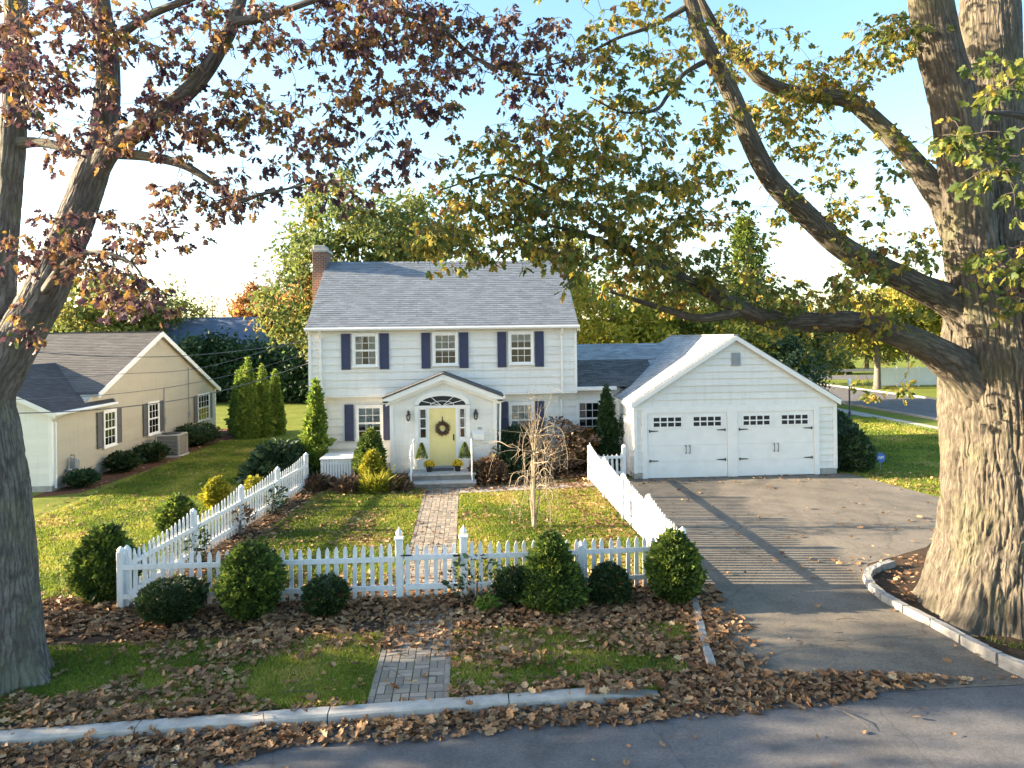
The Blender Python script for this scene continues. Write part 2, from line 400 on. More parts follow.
# ------------------------------------------------------------------ leaves
def leaf_templates(lobes=True, n=6, k=5, seed=1):
    """lobed oak-like leaves, unit length along +x, lying about z=0 with a fold and a curl"""
    g = np.random.default_rng(seed); out = []
    for _ in range(k):
        t = np.linspace(0, 1, n)
        w = .30 * np.sin(np.pi * np.clip(t * .92 + .06, 0, 1)) ** .8
        if lobes:
            w = w * np.where(np.arange(n) % 2 == 1, 1.25, .62); w[0] = .015; w[-1] = .02
        fold = g.uniform(.1, .7); curl = g.uniform(-.5, .6); tw = g.uniform(-.5, .5)
        mid = np.stack([t, 0 * t, curl * (t - .5) ** 2 * 1.2], 1)
        wl = w * g.uniform(.8, 1.15, n); wr = w * g.uniform(.8, 1.15, n)
        sh = .07 if lobes else 0.0
        L = np.stack([t + sh, wl, mid[:, 2] + wl * fold + tw * wl * (t - .5)], 1)
        R = np.stack([t + sh, -wr, mid[:, 2] + wr * fold - tw * wr * (t - .5)], 1)
        V = np.concatenate([mid, L, R]); V[:, 0] -= .0
        q = []
        for i in range(n - 1):
            q += [(i, i + 1, n + i + 1, n + i), (i + 1, i, 2 * n + i, 2 * n + i + 1)]
        out.append((V, np.array(q)))
    return out
OAK = leaf_templates(True, 7, 6, 3)
OAK_LO = leaf_templates(True, 5, 4, 4)
PLAIN = leaf_templates(False, 4, 4, 5)
DIAMOND = [(np.array([[0, 0, 0], [.5, .28, .08], [1, 0, -.06], [.5, -.28, .08]]), np.array([[0, 2, 1, 0], [0, 3, 2, 0]]))]
DIAMOND = [(np.array([[0, 0, 0], [.45, .26, .07], [1, 0, -.08], [.5, -.3, .05]]), np.array([[0, 3, 2, 1]]))]

def frames(axis, g, normal=None):
    axis = axis / np.linalg.norm(axis, axis=1, keepdims=True)
    if normal is None: normal = g.normal(size=axis.shape)
    b = np.cross(normal, axis); b /= np.linalg.norm(b, axis=1, keepdims=True) + 1e-9
    nn = np.cross(axis, b)
    return np.stack([axis, b, nn], 2)           # columns
def leaf_mesh(name, P, axis, size, mat, parent=None, normal=None, tmpl=OAK, rnd=None, seed=0, origin=None, wid=1.0):
    g = np.random.default_rng(seed + 11)
    P = np.asarray(P, float); N = len(P)
    Rm = frames(np.asarray(axis, float), g, normal)
    size = np.broadcast_to(np.asarray(size, float), (N,))
    rnd = g.random(N) if rnd is None else np.clip(rnd, 0, 1)
    pick = g.integers(0, len(tmpl), N)
    vs, lp, rn = [], [], []; base = 0
    for k, (V, Q) in enumerate(tmpl):
        idx = np.nonzero(pick == k)[0]
        if len(idx) == 0: continue
        Vw = V * np.array([1, wid, 1])
        X = np.einsum('nij,vj->nvi', Rm[idx], Vw) * size[idx][:, None, None] + P[idx][:, None, :]
        vs.append(X.reshape(-1, 3))
        q = Q[None] + (np.arange(len(idx)) * len(V))[:, None, None] + base
        lp.append(q.reshape(-1)); rn.append(np.repeat(rnd[idx], len(Q))); base += len(idx) * len(V)
    lp = np.concatenate(lp); npoly = len(lp) // 4
    return from_np(name, np.concatenate(vs), np.arange(npoly) * 4, lp, mat, parent, rnd=np.concatenate(rn), origin=origin)

class Noise2:
    """cheap smooth value noise"""
    def __init__(s, seed): s.g = np.random.default_rng(seed).random((64, 64))
    def __call__(s, x, y, per=64):
        x = np.asarray(x, float); y = np.asarray(y, float)
        xi = np.floor(x).astype(int); yi = np.floor(y).astype(int); fx = x - xi; fy = y - yi
        fx = fx * fx * (3 - 2 * fx); fy = fy * fy * (3 - 2 * fy); G = s.g; i0 = (xi % per) % 64; i1 = ((xi + 1) % per) % 64
        a = G[i0, yi % 64]; b = G[i1, yi % 64]; c = G[i0, (yi + 1) % 64]; d = G[i1, (yi + 1) % 64]
        return (a * (1 - fx) + b * fx) * (1 - fy) + (c * (1 - fx) + d * fx) * fy
    def fbm(s, x, y, o=4):
        t = 0; a = 1; n = 0
        for i in range(o): t = t + a * s(x * 2 ** i + 17 * i, y * 2 ** i + 5 * i); n += a; a *= .55
        return t / n
NZ = Noise2(3)

# ------------------------------------------------------------------ limbs of bark
def smooth_path(pts, rr, step):
    pts = np.asarray(pts, float); rr = np.asarray(rr, float)
    P = np.vstack([2 * pts[0] - pts[1], pts, 2 * pts[-1] - pts[-2]]); Rr = np.concatenate([[rr[0]], rr, [rr[-1]]])
    op, orr = [], []
    for i in range(1, len(P) - 2):
        n = max(2, int(np.linalg.norm(P[i + 1] - P[i]) / step))
        t = np.linspace(0, 1, n, endpoint=(i == len(P) - 3))[:, None]
        a, b, c, d = P[i - 1], P[i], P[i + 1], P[i + 2]
        op.append(.5 * ((2 * b) + (c - a) * t + (2 * a - 5 * b + 4 * c - d) * t ** 2 + (3 * b - a - 3 * c + d) * t ** 3))
        orr.append(Rr[i] + (Rr[i + 1] - Rr[i]) * (t[:, 0] ** 2 * (3 - 2 * t[:, 0])))
    return np.vstack(op), np.concatenate(orr)
def limb(name, pts, rr, mat, parent, sharp=2.6, seg=28, step=.06, ridges=14, depth=.06, lump=.06, seed=0, flare=0, flare_h=1.0, up0=None):
    P, Rr = smooth_path(pts, rr, step); n = len(P)
    D = np.gradient(P, axis=0); D /= np.linalg.norm(D, axis=1, keepdims=True)
    a = np.cross(D[0], [0.31, .2, .93]) if abs(D[0][2]) < .9 else np.array([1., 0, 0]); A_ = []
    for i in range(n):
        a = a - D[i] * a.dot(D[i]); a /= np.linalg.norm(a); A_.append(a.copy())
    A_ = np.array(A_); B_ = np.cross(D, A_)
    th = np.linspace(0, 2 * np.pi, seg, endpoint=False)
    L = np.concatenate([[0], np.cumsum(np.linalg.norm(np.diff(P, axis=0), axis=1))])
    nz = Noise2(seed + 50)
    TH, LL = np.meshgrid(th, L)
    wob = (nz.fbm(LL * .9 + 3, np.cos(TH) * 1.5 + 9 + np.sin(TH)) - .5) * 2.2
    k1 = max(4, ridges); k2 = k1 * 2; tx = TH / (2 * np.pi)
    cell = 2 * np.pi * np.mean(Rr) / k1
    sw = (nz(tx * 6, LL * .8, 6) - .5) * 1.2
    rid = np.abs(2 * nz((tx * k1 + sw) , LL / (cell * 8) + 9, k1) - 1)
    rid2 = np.abs(2 * nz((tx * k2 + sw * 2), LL / (cell * 2.6) + 31, k2) - 1)
    rid = np.minimum(rid * sharp, 1); rid2 = np.minimum(rid2 * sharp, 1)
    lum = nz.fbm(LL * .8 + 30, np.cos(TH) * 1.3 + np.sin(TH) * 1.7 + 20, 3) - .5
    R = Rr[:, None] * (1 + depth * (rid * .7 + rid2 * .35 - .75) + lump * 2 * lum)
    if flare:
        z = P[:, 2] - P[0, 2]
        fl = np.exp(-z / flare_h)[:, None] * flare
        but = .55 + .45 * np.cos(TH * 5 + 1.1 + wob * .5) + .25 * np.cos(TH * 8 + 2)
        R = R * (1 + fl * np.clip(but, .05, 2))
    X = P[:, None, :] + (A_[:, None, :] * np.cos(TH)[..., None] + B_[:, None, :] * np.sin(TH)[..., None]) * R[..., None]
    i, k = np.meshgrid(np.arange(n - 1), np.arange(seg), indexing='ij'); k2 = (k + 1) % seg
    Q = np.stack([i * seg + k, i * seg + k2, (i + 1) * seg + k2, (i + 1) * seg + k], -1).reshape(-1, 4)
    circ = 2 * np.pi * np.mean(Rr)
    u0 = k / seg * circ; u1 = (k + 1) / seg * circ
    UV = np.stack([np.stack([u0, L[i]], -1), np.stack([u1, L[i]], -1), np.stack([u1, L[i + 1]], -1), np.stack([u0, L[i + 1]], -1)], 2).reshape(-1, 2)
    V = X.reshape(-1, 3); lp = Q.reshape(-1); st = np.arange(len(Q)) * 4
    # end cap
    V = np.vstack([V, P[-1] + D[-1] * Rr[-1] * .3]); c = len(V) - 1
    cap = np.array([[(n - 1) * seg + q, (n - 1) * seg + (q + 1) % seg, c] for q in range(seg)])
    st = np.concatenate([st, len(lp) + np.arange(seg) * 3]); lp = np.concatenate([lp, cap.ravel()])
    UV = np.vstack([UV, np.zeros((seg * 3, 2))])
    from_np(name, V, st, lp, mat, parent, uv=UV, smooth=True)
    return P, Rr

def grow_twigs(nodes, nrad, targets, seed=0, sag=.06, r0=.006):
    """connect each target to the nearest grown node; returns list of (pts, radii)"""
    g = np.random.default_rng(seed); N = np.asarray(nodes, float); out = []
    N = list(map(np.array, N)); NA = np.array(N); Rn = list(nrad)
    T = np.asarray(targets, float)
    d0 = np.array([np.min(np.linalg.norm(NA - t, axis=1)) for t in T]); order = np.argsort(d0)
    cap = len(NA) + len(T) * 6 + 10
    buf = np.zeros((cap, 3)); buf[:len(NA)] = NA; rb = np.zeros(cap); rb[:len(NA)] = Rn; cnt = len(NA)
    for ti in order:
        t = T[ti]; d = np.linalg.norm(buf[:cnt] - t, axis=1); j = int(np.argmin(d)); p = buf[j].copy(); L = d[j]
        m = max(3, min(7, int(L / .25) + 2)); s = np.linspace(0, 1, m)[:, None]
        path = p + (t - p) * s
        path[1:-1] += g.normal(size=(m - 2, 3)) * L * .07
        path[:, 2] += np.sin(s[:, 0] * np.pi) * L * .10 - 0
        ra = min(rb[j] * .6, r0 * 1.2 + .011 * min(L, 2.5)); ra = max(ra, r0)
        rr = ra + (r0 * .6 - ra) * s[:, 0]
        out.append((path, rr))
        k = m - 1
        buf[cnt:cnt + k] = path[1:]; rb[cnt:cnt + k] = rr[1:]; cnt += k
    return out
def tubes_mesh(name, paths, mat, parent, seg=5):
    V, Q = [], []; base = 0
    th = np.linspace(0, 2 * np.pi, seg, endpoint=False)
    for P, R in paths:
        P = np.asarray(P, float); R = np.broadcast_to(np.asarray(R, float), (len(P),))
        D = np.gradient(P, axis=0); D /= np.linalg.norm(D, axis=1, keepdims=True) + 1e-9
        h = np.where(np.abs(D[:, 2:3]) < .8, np.array([[0, 0, 1.]]), np.array([[1., 0, 0]]))
        h = h[0:1] if True else h
        A_ = np.cross(D, np.broadcast_to(h, D.shape)); A_ /= np.linalg.norm(A_, axis=1, keepdims=True) + 1e-9
        B_ = np.cross(D, A_)
        X = P[:, None] + (A_[:, None] * np.cos(th)[None, :, None] + B_[:, None] * np.sin(th)[None, :, None]) * R[:, None, None]
        n = len(P); i, k = np.meshgrid(np.arange(n - 1), np.arange(seg), indexing='ij'); k2 = (k + 1) % seg
        Q.append(np.stack([i * seg + k, i * seg + k2, (i + 1) * seg + k2, (i + 1) * seg + k], -1).reshape(-1, 4) + base)
        V.append(X.reshape(-1, 3)); base += n * seg
    Q = np.concatenate(Q)
    return from_np(name, np.concatenate(V), np.arange(len(Q)) * 4, Q.ravel(), mat, parent, smooth=True)
# ================================================================== GROUND
def yc(x): return 9.5 + .053 * x            # street face of the kerb
def flat(name, pts, z, mat): 
    mb = MB(); mb.poly([(p[0], p[1], p[2] if len(p) > 2 else z) for p in pts]); return structure(name, mb, mat)
mb = MB()
mb.poly([(-400, yc(-20) + .2, 0), (2.75, yc(2.75) + .2, 0), (2.75, 11.0, 0), (2.75, 600, 0), (-400, 600, 0)])
mb.poly([(2.75, 11.0, 0), (8.3, 11.0, 0), (8.3, 600, 0), (2.75, 600, 0)])
mb.poly([(8.3, yc(8.3) + .15, 0), (400, yc(8.3) + .15, 0), (400, 600, 0), (8.3, 600, 0)])
for a, b in (((-400, yc(-20) + .2), (2.75, yc(2.75) + .2)), ((2.75, yc(2.75) + .2), (2.75, 11.0)), ((8.3, yc(8.3) + .15), (400, yc(8.3) + .15))):
    mb.poly([(*a, -.3), (*b, -.3), (*b, 0), (*a, 0)])
structure("lawn_ground", mb, MT['lawn'])
flat("street", [(-400, -60), (400, -60), (400, 11.2), (2.7, 11.2), (2.7, 9.95), (-400, 9.95)], -.10, MT['street'])
mb = MB()
mb.poly([(4.42, 13.6, .006), (4.42, 24.12, .006), (13.5, 24.12, .006), (14.2, 20.2, .006), (12.7, 17.6, .006), (10.6, 15.6, .006), (8.6, 14.6, .006), (7.95, 13.6, .006)])
mb.poly([(4.42, 13.6, .006), (7.95, 13.6, .006), (7.85, 12, .006), (7.9, 10.9, .006), (3.78, 10.9, .006), (4.0, 12, .006)])
mb.poly([(3.78, 10.9, .006), (7.9, 10.9, .006), (8.6, 9.6, -.094), (2.75, 9.55, -.094), (3.3, 10.2, -.06)])
structure("driveway", mb, MT['drive'])
# road on the right, seen past the garage
flat("side_street", [(26.6, 14), (34.4, 14), (34.4, 260), (26.6, 260)], .008, MT['street'])
flat("sidewalk", [(23.6, 14), (24.7, 14), (24.7, 260), (23.6, 260)], .008, MT['sidewalk'])
flat("far_road", [(34.4, 74), (120, 60), (120, 67), (34.4, 82)], .012, MT['street'])
mb = MB()
for xx in (26.4, 34.4):
    y = 14
    while y < 120: mb.box(xx, xx + .18, y, y + 2.98, -.05, .13); y += 3
structure("side_street_kerb", mb, MT['granite'])
# street kerb in cast segments
mb = MB(); x = -14.0
while x < 2.62:
    x2 = min(x + 2.42, 2.66); a = yc(x + .01); b = yc(x2 - .012)
    x1 = x + .008; xe = x2 - .008
    ya, yb = yc(x1), yc(xe)
    pr = [(0, -.12), (0.012, .01), (.035, .035), (.22, .038), (.22, -.12)]
    m = 5; sec = []
    for i in range(m + 1):
        q = x1 + (xe - x1) * i / m; dz = random.uniform(-.004, .004)
        if x2 > 2.6 and i >= m - 1: dz -= .05 * (i - m + 2)
        sec.append([(q, yc(q) + d + random.uniform(-.004, .004), z + dz) for d, z in pr])
    vs = [p for s_ in sec for p in s_]; k = len(pr); fs = []
    for i in range(m):
        for j in range(k - 1): fs.append((i * k + j, (i + 1) * k + j, (i + 1) * k + j + 1, i * k + j + 1))
    fs += [tuple(range(k - 1, -1, -1)), tuple(m * k + j for j in range(k))]
    mb.add(vs, fs); x = x2
structure("street_kerb", mb, MT['concrete'])
# planting beds
flat("fence_mulch_bed", [(-8.2, 12.2), (-5, 11.75), (-2, 12.0), (-1.36, 12.1), (-1.36, 14.3), (-6.3, 14.4), (-7, 16.5), (-8.4, 16.8)], .006, MT['soil'])
flat("gate_mulch_bed", [(-.38, 12.0), (2.6, 11.9), (4.0, 12.0), (4.3, 13.3), (4.3, 14.2), (-.38, 14.2)], .006, MT['soil'])
flat("house_mulch_bed", [(-7.6, 23.6), (-2.1, 23.35), (-2.1, 28), (-7.6, 30)], .006, MT['soil'])
flat("entry_mulch_bed", [(.35, 23.9), (4.3, 24.6), (5.8, 24.7), (5.8, 27.6), (.35, 27.6)], .006, MT['soil'])
flat("left_fence_bed", [(-6.75, 14.4), (-5.75, 14.4), (-4.9, 23.6), (-6.6, 23.6)], .010, MT['soil'])
flat("neighbour_mulch_bed", [(-14.2, 23.6), (-12.9, 24.2), (-12.4, 29), (-11.9, 35), (-12.3, 41), (-14.2, 41)], .006, MT['mulch'])
flat("oak_bed", [(8.0, 10.0), (7.95, 11), (7.85, 12.2), (7.9, 13.5), (8.55, 14.65), (10.6, 15.7), (12.8, 17.8), (15, 13), (13.5, 9.99)], .003, MT['soil'])
# paver walk: basket weave bricks
mb = MB(); base = MB()
def walkway(x0, x1, y0, y1, z=.012):
    s = .1185; gp = .006; ny = int((y1 - y0) / (2 * s)); nx = int((x1 - x0) / (2 * s))
    for i in range(nx):
        for j in range(ny):
            X = x0 + i * 2 * s; Y = y0 + j * 2 * s
            for k in range(2):
                dz = random.uniform(-.003, .004); r = random.random()
                if (i + j) % 2: mb.bbox(X + k * s + gp, X + (k + 1) * s - gp, Y + gp, Y + 2 * s - gp, 0, z + dz + .006, .004)
                else: mb.bbox(X + gp, X + 2 * s - gp, Y + k * s + gp, Y + (k + 1) * s - gp, 0, z + dz + .006, .004)
walkway(-1.33, -.38, yc(-.9) + .24, 23.45)
for xx in (-1.42, -.385):          # soldier course on each edge
    y = yc(xx) + .24
    while y < 23.4: mb.bbox(xx, xx + .085, y, y + .2, 0, .02 + random.uniform(-.003, .004), .004); y += .207
mb.r = [random.random() for _ in mb.r]
structure("paver_walkway", mb, MT['paver'])
flat("path_to_driveway", [(-.28, 22.6), (4.35, 23.1), (4.35, 23.9), (-.28, 23.35)], .010, MT['sidewalk'])
flat("mown_back_lawn", [(-60, 44), (-6.5, 44), (-6.5, 56), (-60, 56)], .006, MT['lawn'])

# granite blocks round the oak bed, and the low stone edging left of the driveway: each lies loose
edge = [pt(1030, 678, 9.6)[:2] * 0 + np.array(p) for p in ((8.22, 9.55), (8.0, 10.1), (7.9, 10.75), (7.86, 11.4), (7.76, 12.0), (7.72, 12.6), (7.82, 13.15), (7.98, 13.6), (8.25, 13.95), (8.62, 14.22), (9.05, 14.42))]
def stone(name, a, b, w, h, label, cat, grp, mat, seed):
    g = np.random.default_rng(seed); a = np.array(a); b = np.array(b); d = b - a; L = np.linalg.norm(d); d /= L; nrm = np.array([-d[1], d[0]])
    bm = bmesh.new(); bmesh.ops.create_cube(bm, size=1)
    bmesh.ops.subdivide_edges(bm, edges=bm.edges, cuts=2, use_grid_fill=True)
    for v in bm.verts:
        c = np.array(v.co); r = 1 - .10 * (abs(c[0]) * 2) ** 4 * (abs(c[1]) * 2 > .9) - .1 * (c[2] > .45) * (abs(c[1]) > .45)
        j = g.normal(size=3) * .03
        q = a + d * ((c[0] + j[0] * .4) * (L - .03) + L / 2) + nrm * ((c[1] * r + j[1]) * w)
        v.co = (q[0], q[1], (c[2] + .5 + j[2] * (c[2] > 0)) * h - .02 * (c[2] <= -.49) + zb)
    mm = MB(); mm.v = [tuple(v.co) for v in bm.verts]; bm.verts.index_update(); mm.f = [[v.index for v in f.verts] for f in bm.faces]; mm.r = [.5] * len(mm.f)
    bm.free()
    return tag(mm.build(name, mat, smooth=False), label, cat, grp)
zb = -.02
for i in range(len(edge) - 1):
    zb = -.10 if i < 1 else -.02
    stone("edging_stone", edge[i], edge[i + 1], .16, .15 if i else .22, "pale granite edging block in the curved border round the big right-hand oak", "edging stone", "granite blocks edging the oak bed", MT['granite'], i)
edge2 = [(3.62, 10.3), (3.72, 10.85), (3.86, 11.45), (4.0, 12.05), (4.15, 12.65), (4.28, 13.2)]
zb = -.02
for i in range(len(edge2) - 1):
    stone("border_stone", edge2[i], edge2[i + 1], .13, .11, "narrow pale stone in the straight strip between leafy verge and driveway", "border stone", "narrow stones along the driveway's left edge", MT['granite'], 40 + i)

# ================================================================== BUILDING PARTS
def clap(mb, org, udir, span, z0, z1, out, course=.29, lip=.040):
    """clapboards on a vertical wall: org point, udir along the wall, span(z)->(u0,u1), out = outward normal"""
    org = np.array(org, float); u = np.array(udir, float); o = np.array(out, float); up = np.array([0, 0, 1.])
    z = z0
    while z < z1 - 1e-4:
        zt = min(z + course, z1); a0, b0 = span(z); a1, b1 = span(zt)
        if b0 - a0 > .02:
            if b1 - a1 < 0: a1 = b1 = (a1 + b1) / 2
            p = [org + u * a0 + up * z + o * lip, org + u * b0 + up * z + o * lip, org + u * b1 + up * zt + o * .004, org + u * a1 + up * zt + o * .004]
            q = [org + u * a0 + up * z, org + u * b0 + up * z, p[1], p[0]]
            r = random.random(); mb.poly(p, r); mb.poly(q, r)
        z = zt
def const(a, b): return lambda z: (a, b)
def shingles(mb, org, u, v, ul, vl, tab=.30, course=.15, inside=None, th=.012, thick=.05):
    """overlapping shingle courses: org lower left corner, u along the eave, v up the slope"""
    org = np.array(org, float); u = np.array(u, float); u /= np.linalg.norm(u); v = np.array(v, float); v /= np.linalg.norm(v); n = np.cross(u, v)
    if n[2] < 0: n = -n
    nc = int(math.ceil(vl / course))
    for j in range(nc):
        v0 = j * course; v1 = min(vl, v0 + course); off = (j % 2) * tab / 2 + random.uniform(-.03, .03)
        i = -1
        while i * tab + off < ul:
            a = max(0, i * tab + off); b = min(ul, (i + 1) * tab + off - .004); i += 1
            if b - a < .01: continue
            if inside is not None and not inside((a + b) / 2, (v0 + v1) / 2): continue
            h = th * random.uniform(.7, 1.3)
            p = [org + u * a + v * v0 + n * h, org + u * b + v * v0 + n * h, org + u * b + v * v1 + n * .001, org + u * a + v * v1 + n * .001]
            r = random.random(); mb.poly(p, r)
            mb.poly([org + u * a + v * v0, org + u * b + v * v0, p[1], p[0]], r)
T_FRONT = lambda x, y: Matrix(((1, 0, 0, x), (0, 1, 0, y), (0, 0, 1, 0), (0, 0, 0, 1)))        # local x right, -y outwards
def T_EAST(x, y): return Matrix(((0, -1, 0, x), (1, 0, 0, y), (0, 0, 1, 0), (0, 0, 0, 1)))    # local x -> +Y, local -y -> +X
def T_WEST(x, y): return Matrix(((0, 1, 0, x), (-1, 0, 0, y), (0, 0, 1, 0), (0, 0, 0, 1)))
def window(root, T, w, z0, z1, cols=3, rows=2, curtain='side', white='white', label=None, sill=True):
    """double hung window: window > pane, curtain, muntin grid is part of the sash; local origin = bottom centre on the wall plane"""
    h = w / 2; m = MB(); m.T = T; c = .085; zm = (z0 + z1) / 2
    for a, b in ((-h - c, -h), (h, h + c)): m.bbox(a, b, -.055, 0, z0 - .02, z1 + .10, .006)
    m.bbox(-h, h, -.055, 0, z1, z1 + .10, .006)
    if sill: m.bbox(-h - c - .03, h + c + .03, -.085, 0, z0 - .075, z0 - .02, .008)
    m.box(-h, h, -.05, 0, z0 - .02, z0 + .012)
    for a, b, y0 in ((z0 + .012, zm, -.036), (zm, z1, -.046)):
        s = .035
        m.box(-h, -h + s, y0, y0 + .02, a, b); m.box(h - s, h, y0, y0 + .02, a, b)
        m.box(-h + s, h - s, y0, y0 + .02, a, a + s); m.box(-h + s, h - s, y0, y0 + .02, b - s, b)
        for i in range(1, cols):
            x = -h + s + (w - 2 * s) * i / cols; m.box(x - .009, x + .009, y0 + .002, y0 + .018, a + s, b - s)
        for i in range(1, rows):
            z = a + (b - a) * i / rows; m.box(-h + s, h - s, y0 + .003, y0 + .017, z - .009, z + .009)
    f = m.build("window", MT[white], root)
    if label: f["label"] = label
    g = MB(); g.T = T; g.box(-h + .01, h - .01, -.030, -.026, z0 + .01, z1 - .01); g.build("pane", MT['glass'], f)
    d = MB(); d.T = T; d.box(-h + .005, h - .005, -.012, -.003, z0, z1); d.build("painted_room_shade", MT['dark'], f)  # dark sheet painted as the unlit room, no opening behind it
    q = MB(); q.T = T
    def wave(x0f, x1f, zt, zbot, n=14):
        vs = []
        for i in range(n + 1):
            for k in range(6):
                t = k / 5; z = zt + (zbot - zt) * t
                xa = x0f(t); xb = x1f(t); xx = xa + (xb - xa) * i / n
                vs.append((xx, -.020 + .005 * math.sin(i * 2.3), z))
        q.add(vs, [(i * 6 + k, (i + 1) * 6 + k, (i + 1) * 6 + k + 1, i * 6 + k + 1) for i in range(n) for k in range(5)])
    if curtain == 'side':
        wave(lambda t: -h + .02, lambda t: -.03 - .16 * w * math.sin(t * 2.4), z1 - .03, z0 + .05)
        wave(lambda t: .03 + .16 * w * math.sin(t * 2.4), lambda t: h - .02, z1 - .03, z0 + .05)
    elif curtain == 'blind':
        k = int((z1 - zm + .12) / .04)
        for i in range(k): q.box(-h + .02, h - .02, -.022, -.014, z1 - .03 - i * .04 - .034, z1 - .03 - i * .04)
    elif curtain == 'valance':
        wave(lambda t: -h + .02, lambda t: h - .02, z1 - .03, z1 - .30 * (z1 - z0))
    elif curtain == 'full':
        wave(lambda t: -h + .02, lambda t: h - .02, z1 - .03, z0 + .05)
    if q.v: q.build("curtain", MT['curtain'], f)
    return f
def shutter(root, T, xc, w, z0, z1, mat):
    m = MB(); m.T = T; h = w / 2; s = .045
    m.box(xc - h, xc - h + s, -.055, -.040, z0, z1); m.box(xc + h - s, xc + h, -.055, -.040, z0, z1)
    zm = z0 + (z1 - z0) * .52
    for a in (z0, zm - s / 2, z1 - s): m.box(xc - h + s, xc + h - s, -.053, -.040, a, a + s)
    m.box(xc - h, xc + h, -.039, -.024, z0, z1)
    z = z0 + s + .01
    while z < z1 - s - .03:
        m.add([(xc - h + s, -.052, z), (xc + h - s, -.052, z), (xc + h - s, -.040, z + .034), (xc - h + s, -.040, z + .034)], [(0, 1, 2, 3)]); z += .042
    return m.build("shutter", MT[mat], root)

# ================================================================== MAIN HOUSE
HX0, HX1, HY, HYL, HYB = -5.85, 4.18, 26.6, 26.9, 34.6
EZ, RZ, RY = 5.47, 8.23, 30.6
SLP = (RZ - EZ) / (RY - HY)
house = thing("house", "white two-storey clapboard house with navy shutters, grey roof and gabled yellow-door entry", "house", ((HX0 + HX1) / 2, 30, 0))
m = MB()
clap(m, (0, HY, 0), (1, 0, 0), const(HX0, HX1), 2.90, EZ - .02, (0, -1, 0))
clap(m, (0, HYL, 0), (1, 0, 0), const(-5.4, 4.3), .28, 2.90, (0, -1, 0))
def gab(z):
    if z <= EZ: return (HY, HYB)
    t = (z - EZ) / SLP; return (HY + t, HYB - t)
for xx, o in ((HX0, -1), (HX1, 1)):
    clap(m, (xx, 0, 0), (0, 1, 0), gab, 2.90, RZ - .08, (o, 0, 0))
for xx, o in ((HX0 + .45, -1), (HX1 - .05, 1)): clap(m, (xx, 0, 0), (0, 1, 0), const(HYL, HYB), .28, 2.90, (o, 0, 0))
m.box(HX0 + .01, HX1 - .01, HY + .01, HYB, 2.885, EZ - .03)
m.box(HX0 + .46, HX1 - .06, HYL + .01, HYB - .01, .0, 2.88)
m.prism([(HX0 + .01, HY + .05, EZ - .05), (HX0 + .01, RY, RZ - .1), (HX0 + .01, HYB - .05, EZ - .05)], (HX1 - HX0 - .02, 0, 0))
m.build("wall", MT['siding'], house)
m = MB(); m.box(HX0 + .44, HX1 - .04, HYL - .02, HYB + .01, 0, .28); m.build("foundation", MT['concrete'], house)
m = MB()
ul = HX1 - HX0 + .2
shingles(m, (HX0 - .1, HY - .22, EZ - .06), (1, 0, 0), (0, 1, SLP), ul, math.hypot(RY - HY + .22, RZ - EZ + .06 + .09), inside=None)
shingles(m, (HX1 + .1, HYB + .22, EZ - .06), (-1, 0, 0), (0, -1, SLP), ul, math.hypot(RY - HY + .22, RZ - EZ + .06 + .09))
for s_ in (1, -1):     # roof deck under the shingles
    ye = HY - .22 if s_ == 1 else HYB + .22
    m.prism([(HX0 - .1, ye, EZ - .07), (HX0 - .1, RY, RZ + .075), (HX0 - .1, RY, RZ - .0), (HX0 - .1, ye, EZ - .13)], (ul, 0, 0))
i = HX0 - .1
while i < HX1 + .1:     # ridge caps
    j = min(i + .3, HX1 + .1)
    m.add([(i, RY - .14, RZ + .015), (j - .005, RY - .14, RZ + .015), (j - .005, RY, RZ + .125), (i, RY, RZ + .115), (i, RY + .14, RZ + .015), (j - .005, RY + .14, RZ + .015)], [(0, 1, 2, 3), (3, 2, 5, 4)]); i = j
m.build("roof", MT['shingle'], house)
m = MB()   # trim: frieze, rake boards, corner boards, soffit board under the overhang
m.box(HX0 - .02, HX1 + .02, HY - .04, HY, EZ - .26, EZ - .1)
for xx in (HX0 - .04, HX1 - .06): m.box(xx, xx + .10, HY - .045, HY + .1, 2.88, EZ - .262)
for xx in (HX0 + .40, ): m.box(xx, xx + .12, HYL - .04, HYL + .1, .25, 2.84)
m.box(HX0 - .02, HX1 + .02, HY - .035, HY + .32, 2.84, 2.895)
for xx in (HX0 - .075, HX1 + .035):
    for s_ in (1, -1):
        ye = HY - .2 if s_ == 1 else HYB + .2
        m.prism([(xx, ye, EZ - .26), (xx, RY, RZ - .14), (xx, RY, RZ + .02), (xx, ye, EZ - .1)], (.04, 0, 0))
m.build("trim", MT['white'], house)
m = MB(); m.tube([(HX0 - .12, HY - .28, EZ - .09), (HX1 + .12, HY - .28, EZ - .09)], .06, 10)
m.box(HX0 - .12, HX1 + .12, HY - .24, HY - .2, EZ - .15, EZ - .05)
m.build("gutter", MT['white'], house)
for xx in (HX0 + .42, HX1 - .55):
    m = MB(); m.beam((xx, HY - .26, EZ - .15), (xx, HY - .07, EZ - .42), .07, .05); m.beam((xx, HY - .07, EZ - .42), (xx, HY - .07, 2.86), .07, .05, (0, 1, 0))
    m.beam((xx, HY - .07, 2.86), (xx, HYL - .07, 2.62), .07, .05); m.beam((xx, HYL - .07, 2.62), (xx, HYL - .07, .25), .07, .05, (0, 1, 0))
    m.build("downspout", MT['white'], house)
m = MB(); m.bbox(-6.44, -5.86, 30.05, 31.15, 0, 8.72, .01); m.build("chimney", MT['brick'], house)
m = MB(); m.bbox(-6.50, -5.80, 29.99, 31.21, 8.721, 8.84, .02); m.bbox(-6.42, -5.94, 30.15, 31.05, 8.841, 9.02, .02); m.build("chimney_cap", MT['concrete'], house)
